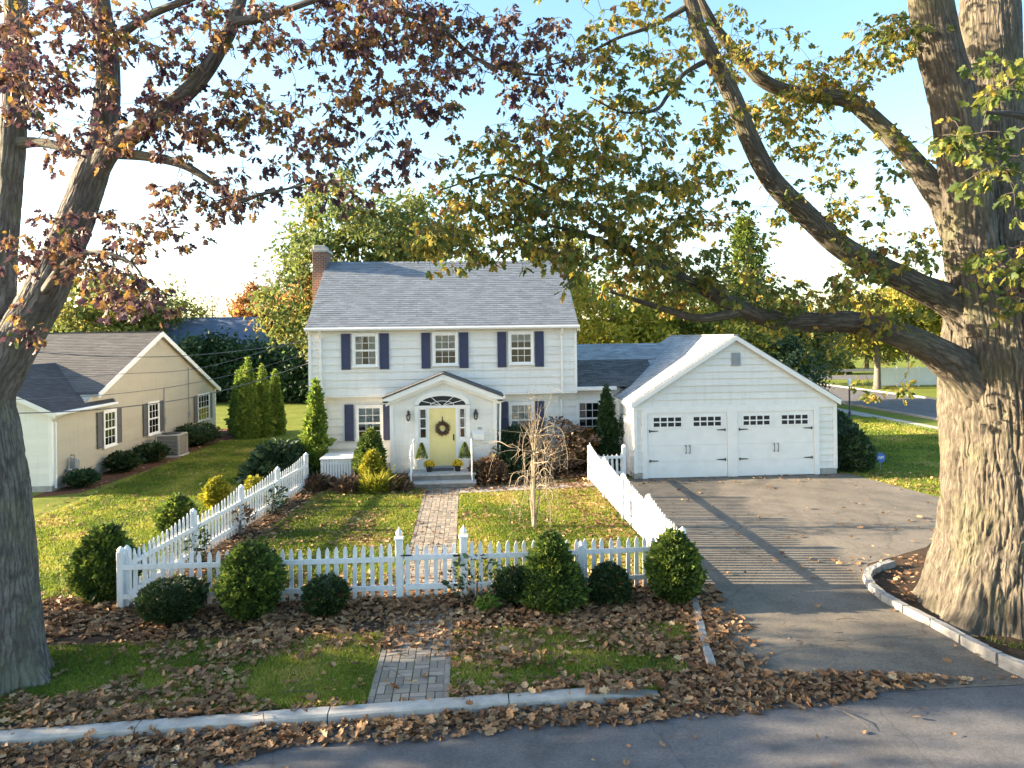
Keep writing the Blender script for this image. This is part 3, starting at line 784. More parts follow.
# upstairs windows
for xc, cur in ((-3.77, 'side'), (-.79, 'blind'), (2.08, 'valance')):
    window(house, T_FRONT(xc, HY - .042), .80, 4.02, 5.14, 3, 2, cur)
    for d in (-.73, .70): shutter(house, T_FRONT(xc, HY - .018), d, .34, 3.87, 5.22, 'navy')
window(house, T_FRONT(-3.70, HYL - .042), .86, 1.22, 2.42, 3, 2, 'blind')
for xx in (-4.46, -3.10): shutter(house, T_FRONT(xx, HYL - .018), 0, .34, 1.16, 2.54, 'navy')
window(house, T_FRONT(2.08, HYL - .042), .80, 1.22, 2.42, 3, 2, 'full')
for xx in (1.40, 2.79): shutter(house, T_FRONT(xx, HYL - .018), 0, .34, 1.16, 2.54, 'navy')
# ---- entry vestibule
VX0, VX1, VY, VP, VE = -2.72, 1.03, 25.2, 3.66, 2.93
VXC = -.84
m = MB()
def vs(z):
    if z <= VE: return (VX0, VX1)
    t = (z - VE) / (VP - VE); return (VX0 + (VXC - VX0) * t, VX1 + (VXC - VX1) * t)
clap(m, (0, VY, 0), (1, 0, 0), vs, .22, VP - .05, (0, -1, 0), .25, .018)
clap(m, (VX0, 0, 0), (0, 1, 0), const(VY, HYL), .22, VE, (-1, 0, 0), .25, .018); clap(m, (VX1, 0, 0), (0, 1, 0), const(VY, HYL), .22, VE, (1, 0, 0), .25, .018)
m.box(VX0 + .01, VX1 - .01, VY + .01, HYL - .03, 0.05, VE)
m.prism([(VX0 + .01, VY + .01, VE), (VX1 - .01, VY + .01, VE), (VXC, VY + .01, VP - .03)], (0, HYL - VY - .1, 0))
m.build("entry_wall", MT['siding'], house)
m = MB(); m.box(VX0 - .005, VX1 + .005, VY - .015, HYL - .03, 0, .22); m.build("entry_foundation", MT['rock'], house)
m = MB()
sl_l = math.hypot(VXC - VX0 + .28, VP - VE + .1); ovz = (VP - VE) / (VXC - VX0)
shingles(m, (VX0 - .28, VY - .22, VE - .28 * ovz + .1), (0, 1, 0), (1, 0, ovz), HYL - VY + .2, sl_l + .03, .3, .14)
shingles(m, (VX1 + .28, VY - .22, VE - .28 * ovz + .1), (0, 1, 0), (-1, 0, ovz), HYL - VY + .2, sl_l + .03, .3, .14)
for s_, xe in ((1, VX0 - .28), (-1, VX1 + .28)):
    m.prism([(xe, VY - .22, VE - .28 * ovz + .095), (VXC, VY - .22, VP + .11), (VXC, VY - .22, VP + .06), (xe, VY - .22, VE - .28 * ovz + .05)], (0, HYL - VY + .2, 0))
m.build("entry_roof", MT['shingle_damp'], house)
m = MB()
for xe, sx in ((VX0 - .27, 1), (VX1 + .27, -1)):
    ze = VE - .28 * ovz
    m.prism([(xe, VY - .20, ze + .045), (VXC, VY - .20, VP + .055), (VXC, VY - .20, VP - .14), (xe + sx * .02, VY - .20, ze - .14)], (0, .09, 0))
    m.prism([(xe + sx * .1, VY - .11, ze + .02), (VXC, VY - .11, VP - .0), (VXC, VY - .11, VP - .25), (xe + sx * .1, VY - .11, ze - .22)], (0, .085, 0))
for xx in (VX0 - .03, VX1 - .09): m.box(xx, xx + .12, VY - .045, VY + .1, .2, VE - .06)
m.box(VX0 - .27, VX0 - .03, VY - .2, HYL - .1, VE - .2, VE - .14); m.box(VX1 + .03, VX1 + .27, VY - .2, HYL - .1, VE - .2, VE - .14)
m.build("pediment", MT['white'], house)
m = MB(); m.tube([(VX1 + .3, VY - .25, VE - .06), (VX1 + .3, HYL - .1, VE - .06)], .05, 8); m.beam((VX1 + .17, VY - .07, VE - .12), (VX1 + .1, VY - .07, .2), .06, .05, (0, 1, 0)); m.build("gutter", MT['white'], house)
# door surround with arched head
DX = -.885
m = MB()
m.box(-1.87, -1.72, VY - .07, VY - .003, .42, 2.62); m.box(-.05, .10, VY - .07, VY - .003, .42, 2.62)
m.box(-1.43, -1.355, VY - .06, VY - .003, .42, 2.50); m.box(-.415, -.30, VY - .06, VY - .003, .42, 2.50)
m.box(-1.72, -1.43, VY - .055, VY - .003, .42, 1.42); m.box(-.30, -.05, VY - .055, VY - .003, .42, 1.42)
m.box(-1.72, -.05, VY - .065, VY - .003, 2.50, 2.60)
N = 20; cx = -.885; a1 = .985; b1 = .52; a0 = .84; b0 = .34
vsx = []
for i in range(N + 1):
    t = math.pi * i / N; vsx += [(cx + a1 * math.cos(t), VY - .07, 2.60 + b1 * math.sin(t)), (cx + a0 * math.cos(t), VY - .07, 2.60 + b0 * math.sin(t)), (cx + a1 * math.cos(t), VY - .003, 2.60 + b1 * math.sin(t)), (cx + a0 * math.cos(t), VY - .003, 2.60 + b0 * math.sin(t))]
fs = []
for i in range(N):
    k = i * 4; fs += [(k, k + 4, k + 5, k + 1), (k, k + 2, k + 6, k + 4), (k + 1, k + 5, k + 7, k + 3)]
m.add(vsx, fs); m.build("door_surround", MT['white'], house)
m = MB(); m.poly([(cx + a0 * math.cos(math.pi * i / N), VY - .028, 2.60 + b0 * math.sin(math.pi * i / N)) for i in range(N + 1)])
fl = m.build("fanlight", MT['dark'], house)
m = MB()
for t in (30, 62, 90, 118, 150):
    t = rad(t); m.beam((cx + .1 * math.cos(t), VY - .045, 2.61), (cx + a0 * math.cos(t), VY - .045, 2.60 + b0 * math.sin(t)), .022, .02)
ar = [(cx + .42 * math.cos(math.pi * i / 12), VY - .045, 2.6 + .16 * math.sin(math.pi * i / 12)) for i in range(13)]
m.tube(ar, .011, 5); m.build("muntin", MT['white'], fl)
for xa, xb in ((-1.70, -1.45), (-.28, -.07)):
    m = MB(); m.box(xa, xa + .03, VY - .05, VY - .003, 1.42, 2.50); m.box(xb - .03, xb, VY - .05, VY - .003, 1.42, 2.50)
    for z in (1.42, 1.77, 2.12, 2.46): m.box(xa + .03, xb - .03, VY - .05, VY - .003, z, z + .04)
    sdl = m.build("sidelight", MT['white'], house)
    m = MB(); m.box(xa + .02, xb - .02, VY - .032, VY - .028, 1.44, 2.48); m.build("pane", MT['glass'], sdl)
    m = MB(); m.box(xa + .02, xb - .02, VY - .026, VY - .02, 1.44, 2.48); m.build("painted_room_shade", MT['dark'], sdl)  # dark sheet standing in for the shade indoors
m = MB(); m.box(-1.355, -.415, VY - .036, VY - .003, .45, 2.50)
for i in range(2):
    for z0, z1 in ((.6, 1.15), (1.25, 1.8), (1.9, 2.38)):
        x0 = -1.27 + i * .42; m.bbox(x0, x0 + .34, VY - .039, VY - .036, z0, z1, .001)
door = m.build("front_door", MT['yellow'], house)
m = MB(); m.tube([(-.49, VY - .04, 1.42), (-.49, VY - .09, 1.42)], .03, 10); m.box(-.515, -.465, VY - .05, VY - .036, 1.34, 1.56); m.build("handle", MT['brass'], door)
m = MB(); m.box(-1.5, -.27, VY - .16, VY - .003, .405, .45); m.build("threshold", MT['concrete'], house)
# lanterns by the door
for xx in (-2.09, .31):
    c = (xx, VY - .17, 2.1)
    m = MB(); m.box(xx - .045, xx + .045, VY - .04, VY - .02, 2.15, 2.42); m.tube([(xx, VY - .03, 2.34), (xx, VY - .1, 2.44), (xx, VY - .17, 2.40)], .012, 6)
    m.lathe(c, [(.012, .36), (.02, .30), (.085, .22), (.095, .20), (.0, .20)], 6); m.lathe(c, [(.055, .0), (.06, .02), (.02, -.03)], 6)
    for k in range(6):
        t = math.pi / 3 * k; m.beam((xx + .055 * math.cos(t), VY - .17 + .055 * math.sin(t), 2.1), (xx + .085 * math.cos(t), VY - .17 + .085 * math.sin(t), 2.305), .01, .01)
    lt = m.build("wall_lantern", MT['black'], house)
    m = MB(); m.lathe(c, [(.05, .01), (.078, .2)], 6); m.build("pane", MT['glass'], lt)
    m = MB(); m.lathe(c, [(.012, .02), (.014, .12), (.003, .15)], 8); m.build("candle_bulb", MT['curtain'], lt)
m = MB(); m.bbox(.37, .52, VY - .035, VY - .018, 1.70, 1.79, .006); m.build("number_plaque", MT['metal'], house)
# ---- breezeway wing between house and garage (part of the house)
m = MB(); clap(m, (0, HYL + .05, 0), (1, 0, 0), const(4.1, 5.95), .2, 3.0, (0, -1, 0)); m.box(4.1, 9, HYL + .06, 31.5, 0, 2.95); m.build("wing_wall", MT['siding'], house)
BS = (4.68 - 3.06) / (30.0 - 26.65)
m = MB(); lv = math.hypot(3.35, 1.62)
shingles(m, (4.2, 26.65, 3.05), (1, 0, 0), (0, 1, BS), 4.6, lv, .3, .14, inside=lambda a, b: b > lv * .60)
m.prism([(4.2, 26.68, 3.03), (4.2, 30.0, 4.64), (4.2, 33.3, 3.03)], (4.7, 0, 0))
m.build("wing_roof", MT['shingle_light'], house)
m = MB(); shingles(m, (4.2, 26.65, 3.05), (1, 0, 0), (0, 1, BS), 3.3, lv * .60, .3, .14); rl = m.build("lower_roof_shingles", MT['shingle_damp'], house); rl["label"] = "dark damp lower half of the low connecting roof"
m = MB(); m.box(4.2, 5.75, 26.58, 26.66, 2.93, 3.07); m.build("gutter", MT['white'], house)
window(house, T_FRONT(4.72, HYL + .008), .82, 1.2, 2.45, 3, 2, 'none')

# ================================================================== GARAGE
GX0, GX1, GY, GYB, GE, GP = 5.8, 13.08, 24.1, 31.6, 2.66, 4.90
GXC = (GX0 + GX1) / 2; GS = (GP - GE) / (GXC - GX0)
gar = thing("garage", "white gable-fronted two-bay garage at the top of the driveway", "garage", (GXC, 27, 0))
m = MB()
def gs(z):
    if z <= GE: return (GX0, GX1)
    t = (z - GE) / GS; return (GX0 + t, GX1 - t)
clap(m, (0, GY, 0), (1, 0, 0), const(GX0, 6.1), .22, 2.50, (0, -1, 0), .24); clap(m, (0, GY, 0), (1, 0, 0), const(12.42, GX1), .22, 2.50, (0, -1, 0), .24)
clap(m, (0, GY, 0), (1, 0, 0), gs, 2.50, GP - .05, (0, -1, 0), .24)
clap(m, (GX0, 0, 0), (0, 1, 0), const(GY, GYB), .22, GE, (-1, 0, 0), .24); clap(m, (GX1, 0, 0), (0, 1, 0), const(GY, GYB), .22, GE, (1, 0, 0), .24)
m.box(GX0 + .01, GX1 - .01, GY + .02, GYB, 0.02, GE - .02); m.prism([(GX0 + .02, GY + .02, GE - .02), (GX1 - .02, GY + .02, GE - .02), (GXC, GY + .02, GP - .04)], (0, GYB - GY - .03, 0))
m.build("wall", MT['siding'], gar)
for xa, xb in ((GX0 - .005, 6.1), (12.42, GX1 + .005)):
    m = MB(); m.box(xa, xb, GY - .012, GY + .3, 0, .22); m.build("foundation", MT['concrete'], gar)
m = MB(); gl = math.hypot(GXC - GX0 + .12, GP - GE + .12 * GS)
shingles(m, (GX0 - .12, GY - .14, GE - .12 * GS + .09), (0, 1, 0), (1, 0, GS), GYB - GY + .3, gl + .02, .3, .14)
shingles(m, (GX1 + .12, GY - .14, GE - .12 * GS + .09), (0, 1, 0), (-1, 0, GS), GYB - GY + .3, gl + .02, .3, .14)
for xe in (GX0 - .12, GX1 + .12): m.prism([(xe, GY - .14, GE - .12 * GS + .085), (GXC, GY - .14, GP + .08), (GXC, GY - .14, GP + .03), (xe, GY - .14, GE - .12 * GS + .035)], (0, GYB - GY + .3, 0))
m.box(GXC - .09, GXC + .09, GY - .14, GYB + .16, GP + .06, GP + .11)
m.build("roof", MT['shingle_light'], gar)
m = MB(); 
for xe, sx in ((GX0 - .13, 1), (GX1 + .13, -1)):
    ze = GE - .12 * GS; m.prism([(xe, GY - .16, ze + .05), (GXC, GY - .16, GP + .06), (GXC, GY - .16, GP - .10), (xe + sx * .02, GY - .16, ze - .12)], (0, .05, 0))
    m.box(xe - .0 if sx == 1 else xe - .05, xe + .05 if sx == 1 else xe, GY - .1, GYB + .1, ze - .08, ze + .05)
for xx in (GX0 - .02, GX1 - .10): m.box(xx, xx + .12, GY - .048, GY + .1, .2, 2.39)
m.box(GX0 - .025, GX1 + .025, GY - .05, GY - .003, 2.40, 2.50)
for x0, x1 in ((6.08, 6.26), (9.12, 9.47), (12.26, 12.44)): m.box(x0, x1, GY - .06, GY - .003, 0.01, 2.40)
m.box(6.26, 9.12, GY - .055, GY - .003, 2.28, 2.40); m.box(9.47, 12.26, GY - .055, GY - .003, 2.28, 2.40)
m.build("trim", MT['white'], gar)
def garage_door(x0, x1):
    m = MB(); w = x1 - x0; rows = [0.02, .58, 1.15, 1.70, 2.28]
    for a, b in zip(rows[:-1], rows[1:]):
        m.bbox(x0, x1, GY - .03, GY - .003, a + .0015, b - .0015, .003)
    # carriage style planks and frames
    n = 0
    for hx in (x0, x0 + w / 2):
        for i in range(n):
            xa = hx + .09 + (w / 2 - .18) * i / n
            for a, b in zip(rows[:-2], rows[1:-1]): m.box(xa + .004, xa + (w / 2 - .18) / n - .004, GY - .036, GY - .03, a + .02, b - .012)
    d = m.build("garage_door", MT['white'], gar)
    for hx in (x0, x0 + w / 2):
        xa, xb = hx + .2, hx + w / 2 - .2
        m = MB()
        for i in range(5): xx = xa + (xb - xa) * i / 4; m.box(xx - .022, xx + .022, GY - .045, GY - .003, 1.80, 2.16)
        for z in (1.78, 1.96, 2.14): m.box(xa - .022, xb + .022, GY - .044, GY - .003, z - .014, z + .03)
        wf = m.build("window", MT['white'], d)
        m = MB(); m.box(xa, xb, GY - .040, GY - .031, 1.80, 2.15); m.build("pane", MT['black'], wf) if False else m.build("pane", MT['dark'], wf)
    for hx, sx in ((x0 + .06, 1), (x1 - .06, -1)):
        for z in (.62, 1.66):
            m = MB(); m.prism([(hx, GY - .05, z - .025), (hx + sx * .28, GY - .05, z - .014), (hx + sx * .34, GY - .05, z), (hx + sx * .28, GY - .05, z + .014), (hx, GY - .05, z + .025)], (0, .015, 0)); m.box(min(hx, hx + sx * .03), max(hx, hx + sx * .03), GY - .055, GY - .04, z - .05, z + .05); m.build("strap_hinge", MT['black'], d)
    for sx in (-1, 1):
        xx = (x0 + x1) / 2 + sx * .07
        m = MB(); m.tube([(xx, GY - .04, .86), (xx + sx * .0, GY - .085, .9), (xx, GY - .09, 1.0), (xx, GY - .085, 1.1), (xx, GY - .04, 1.14)], [.022, .012, .011, .012, .022], 6); m.build("handle", MT['black'], d)
garage_door(6.27, 9.11); garage_door(9.48, 12.25)
m = MB(); m.box(9.30, 9.62, GY - .055, GY - .003, 3.90, 4.36)
for i in range(9): z = 3.93 + i * .045; m.add([(9.32, GY - .07, z), (9.60, GY - .07, z), (9.60, GY - .056, z + .035), (9.32, GY - .056, z + .035)], [(0, 1, 2, 3)])
m.build("gable_vent", MT['metal'], gar)
m = MB(); m.T = T_WEST(GX0 - .02, 25.0); m.box(-.46, .46, -.05, 0, .02, 2.1); m.box(-.38, .38, -.06, -.05, .1, 2.02); sd = m.build("side_door", MT['white'], gar)
m = MB(); m.T = T_WEST(GX0 - .02, 25.0); m.tube([(-.3, -.06, 1.0), (-.3, -.12, 1.0)], .03, 8); m.build("handle", MT['brass'], sd)
m = MB(); m.beam((GX0 - .06, 25.9, GE - .1), (GX0 - .06, 25.9, .2), .07, .06, (0, 1, 0)); m.build("downspout", MT['white'], gar)

# ================================================================== NEIGHBOUR'S HOUSE
nb = thing("neighbour_house", "long beige single-storey house with grey shutters seen past the left-hand oak", "house", (-20, 33, 0))
NX, N0, N1, NP, NR, NEZ = -14.0, 25.7, 40.0, 32.85, 5.42, 2.42
NS = (NR - NEZ) / (NP - N0)
m = MB()
def ns(z):
    if z <= NEZ: return (24.55, N1)
    t = (z - NEZ) / NS; return (N0 + t, N1 - t)
clap(m, (NX, 0, 0), (0, 1, 0), ns, .2, NR - .05, (1, 0, 0), .24, .036)
m.box(-30, NX - .005, 24.56, N1 - .01, 0, NEZ); m.prism([(-30, N0 + .02, NEZ), (-30, N1 - .02, NEZ), (-30, NP, NR - .03)], (16 - .01, 0, 0))
m.build("wall", MT['beige'], nb)
m = MB(); clap(m, (0, 24.55, 0), (1, 0, 0), lambda z: (-19.6, NX) if z < 2.7 else (-19.6 + (z - 2.7) / .5, NX - (z - 2.7) / .5), .2, 4.0, (0, -1, 0), .2, .018); m.box(-19.58, NX - .02, 24.57, 30, 0, 2.68)
m.prism([(-19.6, 24.57, 2.68), (NX - .02, 24.57, 2.68), (-16.8, 24.57, 4.05)], (0, 5, 0)); wg = m.build("front_wall", MT['siding'], nb)
m = MB(); m.box(-30, NX + .004, 24.54, N1, 0, .2); m.build("foundation", MT['concrete'], nb)
m = MB(); l = math.hypot(NP - N0 + .25, (NP - N0 + .25) * NS)
shingles(m, (-32, N0 - .25, NEZ - .25 * NS + .05), (1, 0, 0), (0, 1, NS), 18.22, l + .03, .4, .17, inside=lambda a, b: a < 14.2 or b > 2.0); shingles(m, (-32, N1 + .25, NEZ - .25 * NS + .05), (1, 0, 0), (0, -1, NS), 18.22, l + .03, .5, .3)
for ye, xs, xl in ((N0 - .25, -32, 14.2), (27.25, -17.8, 4.02), (N1 + .25, -32, 18.22)):
    zz = NR - abs(NP - ye) * NS; m.prism([(xs, ye, zz + .045), (xs, NP, NR + .045), (xs, NP, NR - .02), (xs, ye, zz - .01)], (xl, 0, 0))
m.box(-32, NX + .22, NP - .1, NP + .1, NR + .03, NR + .075)
m.build("roof", MT['shingle_brown'], nb)
m = MB(); l2 = math.hypot(3.05, 3.05 * .5)
shingles(m, (NX + .25, 24.3, 2.68), (0, 1, 0), (-1, 0, .5), 7.0, l2, .35, .15, inside=lambda a, b: a < 4.25 or b > .62); shingles(m, (-19.85, 24.3, 2.68), (0, 1, 0), (1, 0, .5), 7.0, l2, .35, .15)
for xe in (NX + .25, -19.85): m.prism([(xe, 24.3, 2.67), (-16.8, 24.3, 4.20), (-16.8, 24.3, 4.12), (xe, 24.3, 2.59)], (0, 4.25, 0))
m.prism([(-14.3, 28.5, 2.94), (-16.8, 28.5, 4.20), (-16.8, 28.5, 4.12), (-14.3, 28.5, 2.87)], (0, 2.5, 0))
m.build("wing_roof", MT['shingle_shaded'], nb)  # the slope's shade is put into this shingle colour
m = MB()
for ye, sy in ((27.22, 1), (N1 + .27, -1)):
    ze = NR - abs(NP - ye) * NS
    m.prism([(NX + .20, ye, ze + .06), (NX + .20, NP, NR + .06), (NX + .20, NP, NR - .16), (NX + .20, ye, ze - .14)], (.035, 0, 0))
    m.prism([(NX + .0, ye, ze - .02), (NX + .0, NP, NR - .03), (NX + .0, NP, NR - .05), (NX + .0, ye, ze - .04)], (.2, 0, 0))
m.prism([(NX + .27, 24.27, 2.66), (-16.8, 24.27, 4.19), (-16.8, 24.27, 4.0), (NX + .27, 24.27, 2.50)], (0, .04, 0)); m.prism([(-19.87, 24.27, 2.66), (-16.8, 24.27, 4.19), (-16.8, 24.27, 4.0), (-19.87, 24.27, 2.50)], (0, .04, 0))
m.box(NX - .06, NX + .05, 24.49, 24.62, .2, 2.55); m.box(NX - .06, NX + .03, N1 - .08, N1 + .03, .2, 2.4)
m.build("trim", MT['white'], nb)
m = MB(); m.tube([(NX + .3, 24.25, 2.63), (NX + .3, 28.4, 2.63)], .06, 8); m.build("gutter", MT['white'], nb)
m = MB(); m.beam((NX + .28, 24.42, 2.6), (NX + .07, 24.66, 2.35), .07, .05); m.beam((NX + .07, 24.66, 2.35), (NX + .07, 24.66, .1), .07, .05, (0, 1, 0)); m.build("downspout", MT['white'], nb)
for yc_, z0, z1, w, cur in ((28.32, 1.0, 2.3, .82, 'blind'), (32.15, .95, 2.26, .95, 'side'), (38.1, .85, 2.15, 1.5, 'valance')):
    window(nb, T_EAST(NX + .038, yc_), w, z0, z1, 3 if w < 1 else 4, 2, cur)
    for sgn in (-1, 1): shutter(nb, T_EAST(NX + .02, yc_), sgn * (w / 2 + .31) , .42, z0 - .02, z1 + .06, 'charcoal')
m = MB(); m.T = T_EAST(NX + .012, NP); m.prism([(-.32, -.02, 4.75), (.32, -.02, 4.75), (0, -.02, 5.07)], (0, .015, 0))
for i in range(5): m.box(-.28 + i * .05, .28 - i * .05, -.035, -.02, 4.78 + i * .05, 4.80 + i * .05)
m.build("gable_vent", MT['acmetal'], nb)
for yy, zt in ((33.3, 2.85), (36.15, 3.75)):
    m = MB(); m.tube([(NX + .06, yy, .3), (NX + .06, yy, zt)], .03, 8); m.box(NX + .02, NX + .12, yy - .08, yy + .08, 1.2, 1.5); m.build("conduit", MT['metal'], nb)
# background house with blue roof
bh = thing("background_house", "distant house with long roof tinted shade-blue, rising above the evergreens", "house", (-24, 64, 0))
m = MB(); clap(m, (0, 62, 0), (1, 0, 0), const(-29, -19.5), 0, 5, (0, -1, 0), .3); m.box(-29, -19.5, 62.01, 70, 0, 5); m.build("wall", simple("grey_blue_siding", (.3, .36, .42), .7, .1, 2), bh)
m = MB(); l = math.hypot(4.2, 2.4)
shingles(m, (-29.4, 61.6, 4.8), (1, 0, 0), (0, 4.2, 2.4), 10.4, l, .5, .25); m.prism([(-29.4, 61.6, 4.78), (-29.4, 65.8, 7.18), (-29.4, 70, 4.78)], (10.4, 0, 0)); m.build("roof", MT['shingle_blue'], bh)
for xx in (-27.5, -24.6, -21.0): window(bh, T_FRONT(xx, 61.95), 1.0, 1.2, 2.7, 2, 2, 'blind')

# ================================================================== FENCES
def fence(name, label, A, B, hfun, posts, side, cat="fence", spacing=.168, group=None, pw=.078, skip=None, post_h=None, rails=(.26, .80)):
    """picket fence from A to B; side = +1/-1 which way the rails face; hfun(u) = picket height at metre u"""
    A = np.array([*A, 0.]); B = np.array([*B, 0.]); d = B - A; L = np.linalg.norm(d); d /= L; nrm = np.array([d[1], -d[0], 0]) * side
    root = thing(name, label, cat, tuple((A + B) / 2), group)
    m = MB(); n = int(L / spacing)
    for i in range(n):
        u = (i + .5) * L / n
        h = hfun(u); w = pw / 2; t = .02; lean = random.gauss(0, .009); z0 = .05 + random.uniform(-.012, .012); h += random.gauss(0, .009)
        prof = [(-w, z0), (w, z0), (w + lean, h - .10), (w * .55 + lean, h - .035), (lean, h), (-w * .55 + lean, h - .035), (-w + lean, h - .10)]
        c = A + d * u
        m.prism([tuple(c + d * a + np.array([0, 0, z])) for a, z in prof], tuple(-nrm * t))
    m.build("picket_panel", MT['fence'], root)
    for k, rz in enumerate(rails):
        m = MB(); st = 12
        for i in range(st):
            u0, u1 = L * i / st, L * (i + 1) / st
            z0 = z1 = rz
            a = A + d * u0 + nrm * .022; b = A + d * u1 + nrm * .022; hh = .045
            vs = [tuple(a + np.array([0, 0, z0 - hh])), tuple(a + nrm * .035 + np.array([0, 0, z0 - hh])), tuple(a + nrm * .035 + np.array([0, 0, z0 + hh])), tuple(a + np.array([0, 0, z0 + hh])),
                  tuple(b + np.array([0, 0, z1 - hh])), tuple(b + nrm * .035 + np.array([0, 0, z1 - hh])), tuple(b + nrm * .035 + np.array([0, 0, z1 + hh])), tuple(b + np.array([0, 0, z1 + hh]))]
            m.add(vs, [(0, 4, 5, 1), (1, 5, 6, 2), (2, 6, 7, 3), (3, 7, 4, 0)] + ([(0, 1, 2, 3)] if i == 0 else []) + ([(7, 6, 5, 4)] if i == st - 1 else []))
        m.build("rail", MT['fence'], root)
    for u, h, kind in posts:
        c = A + d * u; m = MB(); w = .062
        m.bbox(c[0] - w, c[0] + w, c[1] - w, c[1] + w, -.02, h, .012)
        if kind == 'ball':
            m.bbox(c[0] - w - .015, c[0] + w + .015, c[1] - w - .015, c[1] + w + .015, h, h + .035, .01)
            m.lathe((c[0], c[1], h + .035), [(.03, 0), (.025, .02), (.055, .05), (.06, .075), (.045, .11), (.012, .15), (.003, .18)], 10)
        else: m.lathe((c[0], c[1], h), [(w * 1.25, 0), (w * 1.25, .025), (w * .8, .05), (.004, .09)], 4)
        m.build("post", MT['fence'], root)
    return root
def scal(L, n, hi, lo):
    s = L / n
    def h(u):
        t = (u % s) / s; return lo + (hi - lo) * abs(2 * t - 1) ** 2.2
    return h
def near_front(L):
    return lambda u: 1.05 + .05 * (u / L) ** 6
fence("picket_fence", "white picket fence facing the street left of the gate, standing behind four green shrubs", (-6.5, 13.55), (-1.42, 13.5), near_front(5.08), [(0.0, 1.10, 'cap'), (2.5, .93, 'cap')], 1, group="picket fences round the front yard")
fence("picket_fence", "white picket fence facing the street between the gate and the driveway corner", (-.02, 13.5), (4.22, 13.62), lambda u: 1.05 + .05 * (1 - u / 4.3) ** 6, [(2.2, .93, 'cap'), (4.24, 1.10, 'cap')], 1, group="picket fences round the front yard")
Lr = 10.3
def hr(u):   # swoops down from the tall post at the house end
    s = Lr / 4; k = int(min(u, Lr - .001) / s); t = (u - k * s) / s
    return 1.08 + .22 * t ** 2.4 + (.06 if k == 3 else 0) * t
fence("picket_fence", "sunlit white picket fence in scalloped sections along the driveway", (4.25, 13.7), (4.2, 24.0), hr, [(Lr / 4 * k, 1.10 + .08 * (k > 0), 'cap') for k in range(5)], -1, group="picket fences round the front yard")
def hl(u):
    s = 10.2 / 4; k = int(min(u, 10.19) / s); t = (u - k * s) / s
    return 1.02 + .22 * t ** 2.4
fence("picket_fence", "white picket fence in scalloped sections along the neighbour's lawn", (-6.46, 13.7), (-5.4, 23.85), hl, [(10.2 / 4 * k, 1.08 + .07 * (k > 0), 'cap') for k in range(5)], 1, group="picket fences round the front yard")
fence("picket_fence", "short low run of white pickets against the garage corner", (4.3, 24.0), (5.42, 24.05), lambda u: .98 - .1 * math.sin(u * 2.8), [(1.12, 1.15, 'cap')], 1, spacing=.15, group="picket fences round the front yard")
# gate
gt = thing("garden_gate", "white picket gate between two tall finial posts across the paver walk", "gate", (-.72, 13.5, 0))
m = MB()
for i in range(6):
    x = -1.17 + i * .177; h = 1.04 + .04 * abs(i - 2.5) / 2.5; w = .039
    m.prism([(x - w, 13.5, .07), (x + w, 13.5, .07), (x + w, 13.5, h - .1), (x + w * .55, 13.5, h - .035), (x, 13.5, h), (x - w * .55, 13.5, h - .035), (x - w, 13.5, h - .1)], (0, .02, 0))
m.build("picket_panel", MT['fence'], gt)
for z in (.26, .82):
    m = MB(); m.box(-1.23, -.22, 13.445, 13.498, z - .045, z + .045); m.build("rail", MT['fence'], gt)
m = MB(); m.beam((-1.2, 13.515, .3), (-.25, 13.515, .78), .03, .08, (0, 1, 0)); 
for x in (-1.33, -.10):
    m = MB(); m.bbox(x - .07, x + .07, 13.43, 13.57, -.02, 1.17, .015); m.bbox(x - .09, x + .09, 13.41, 13.59, 1.17, 1.21, .01); m.lathe((x, 13.5, 1.21), [(.035, 0), (.03, .02), (.06, .05), (.066, .08), (.05, .12), (.014, .16), (.003, .20)], 12); m.build("gate_post", MT['fence'], gt)
m = MB(); m.box(-1.30, -1.10, 13.43, 13.445, .86, .885); m.tube([(-1.12, 13.44, .87), (-1.10, 13.40, .90), (-1.08, 13.44, .87)], .009, 6); m.build("latch", MT['black'], gt)
for z in (.28, .84):
    m = MB(); m.box(-.30, -.17, 13.428, 13.444, z - .02, z + .02); m.build("hinge", MT['black'], gt)

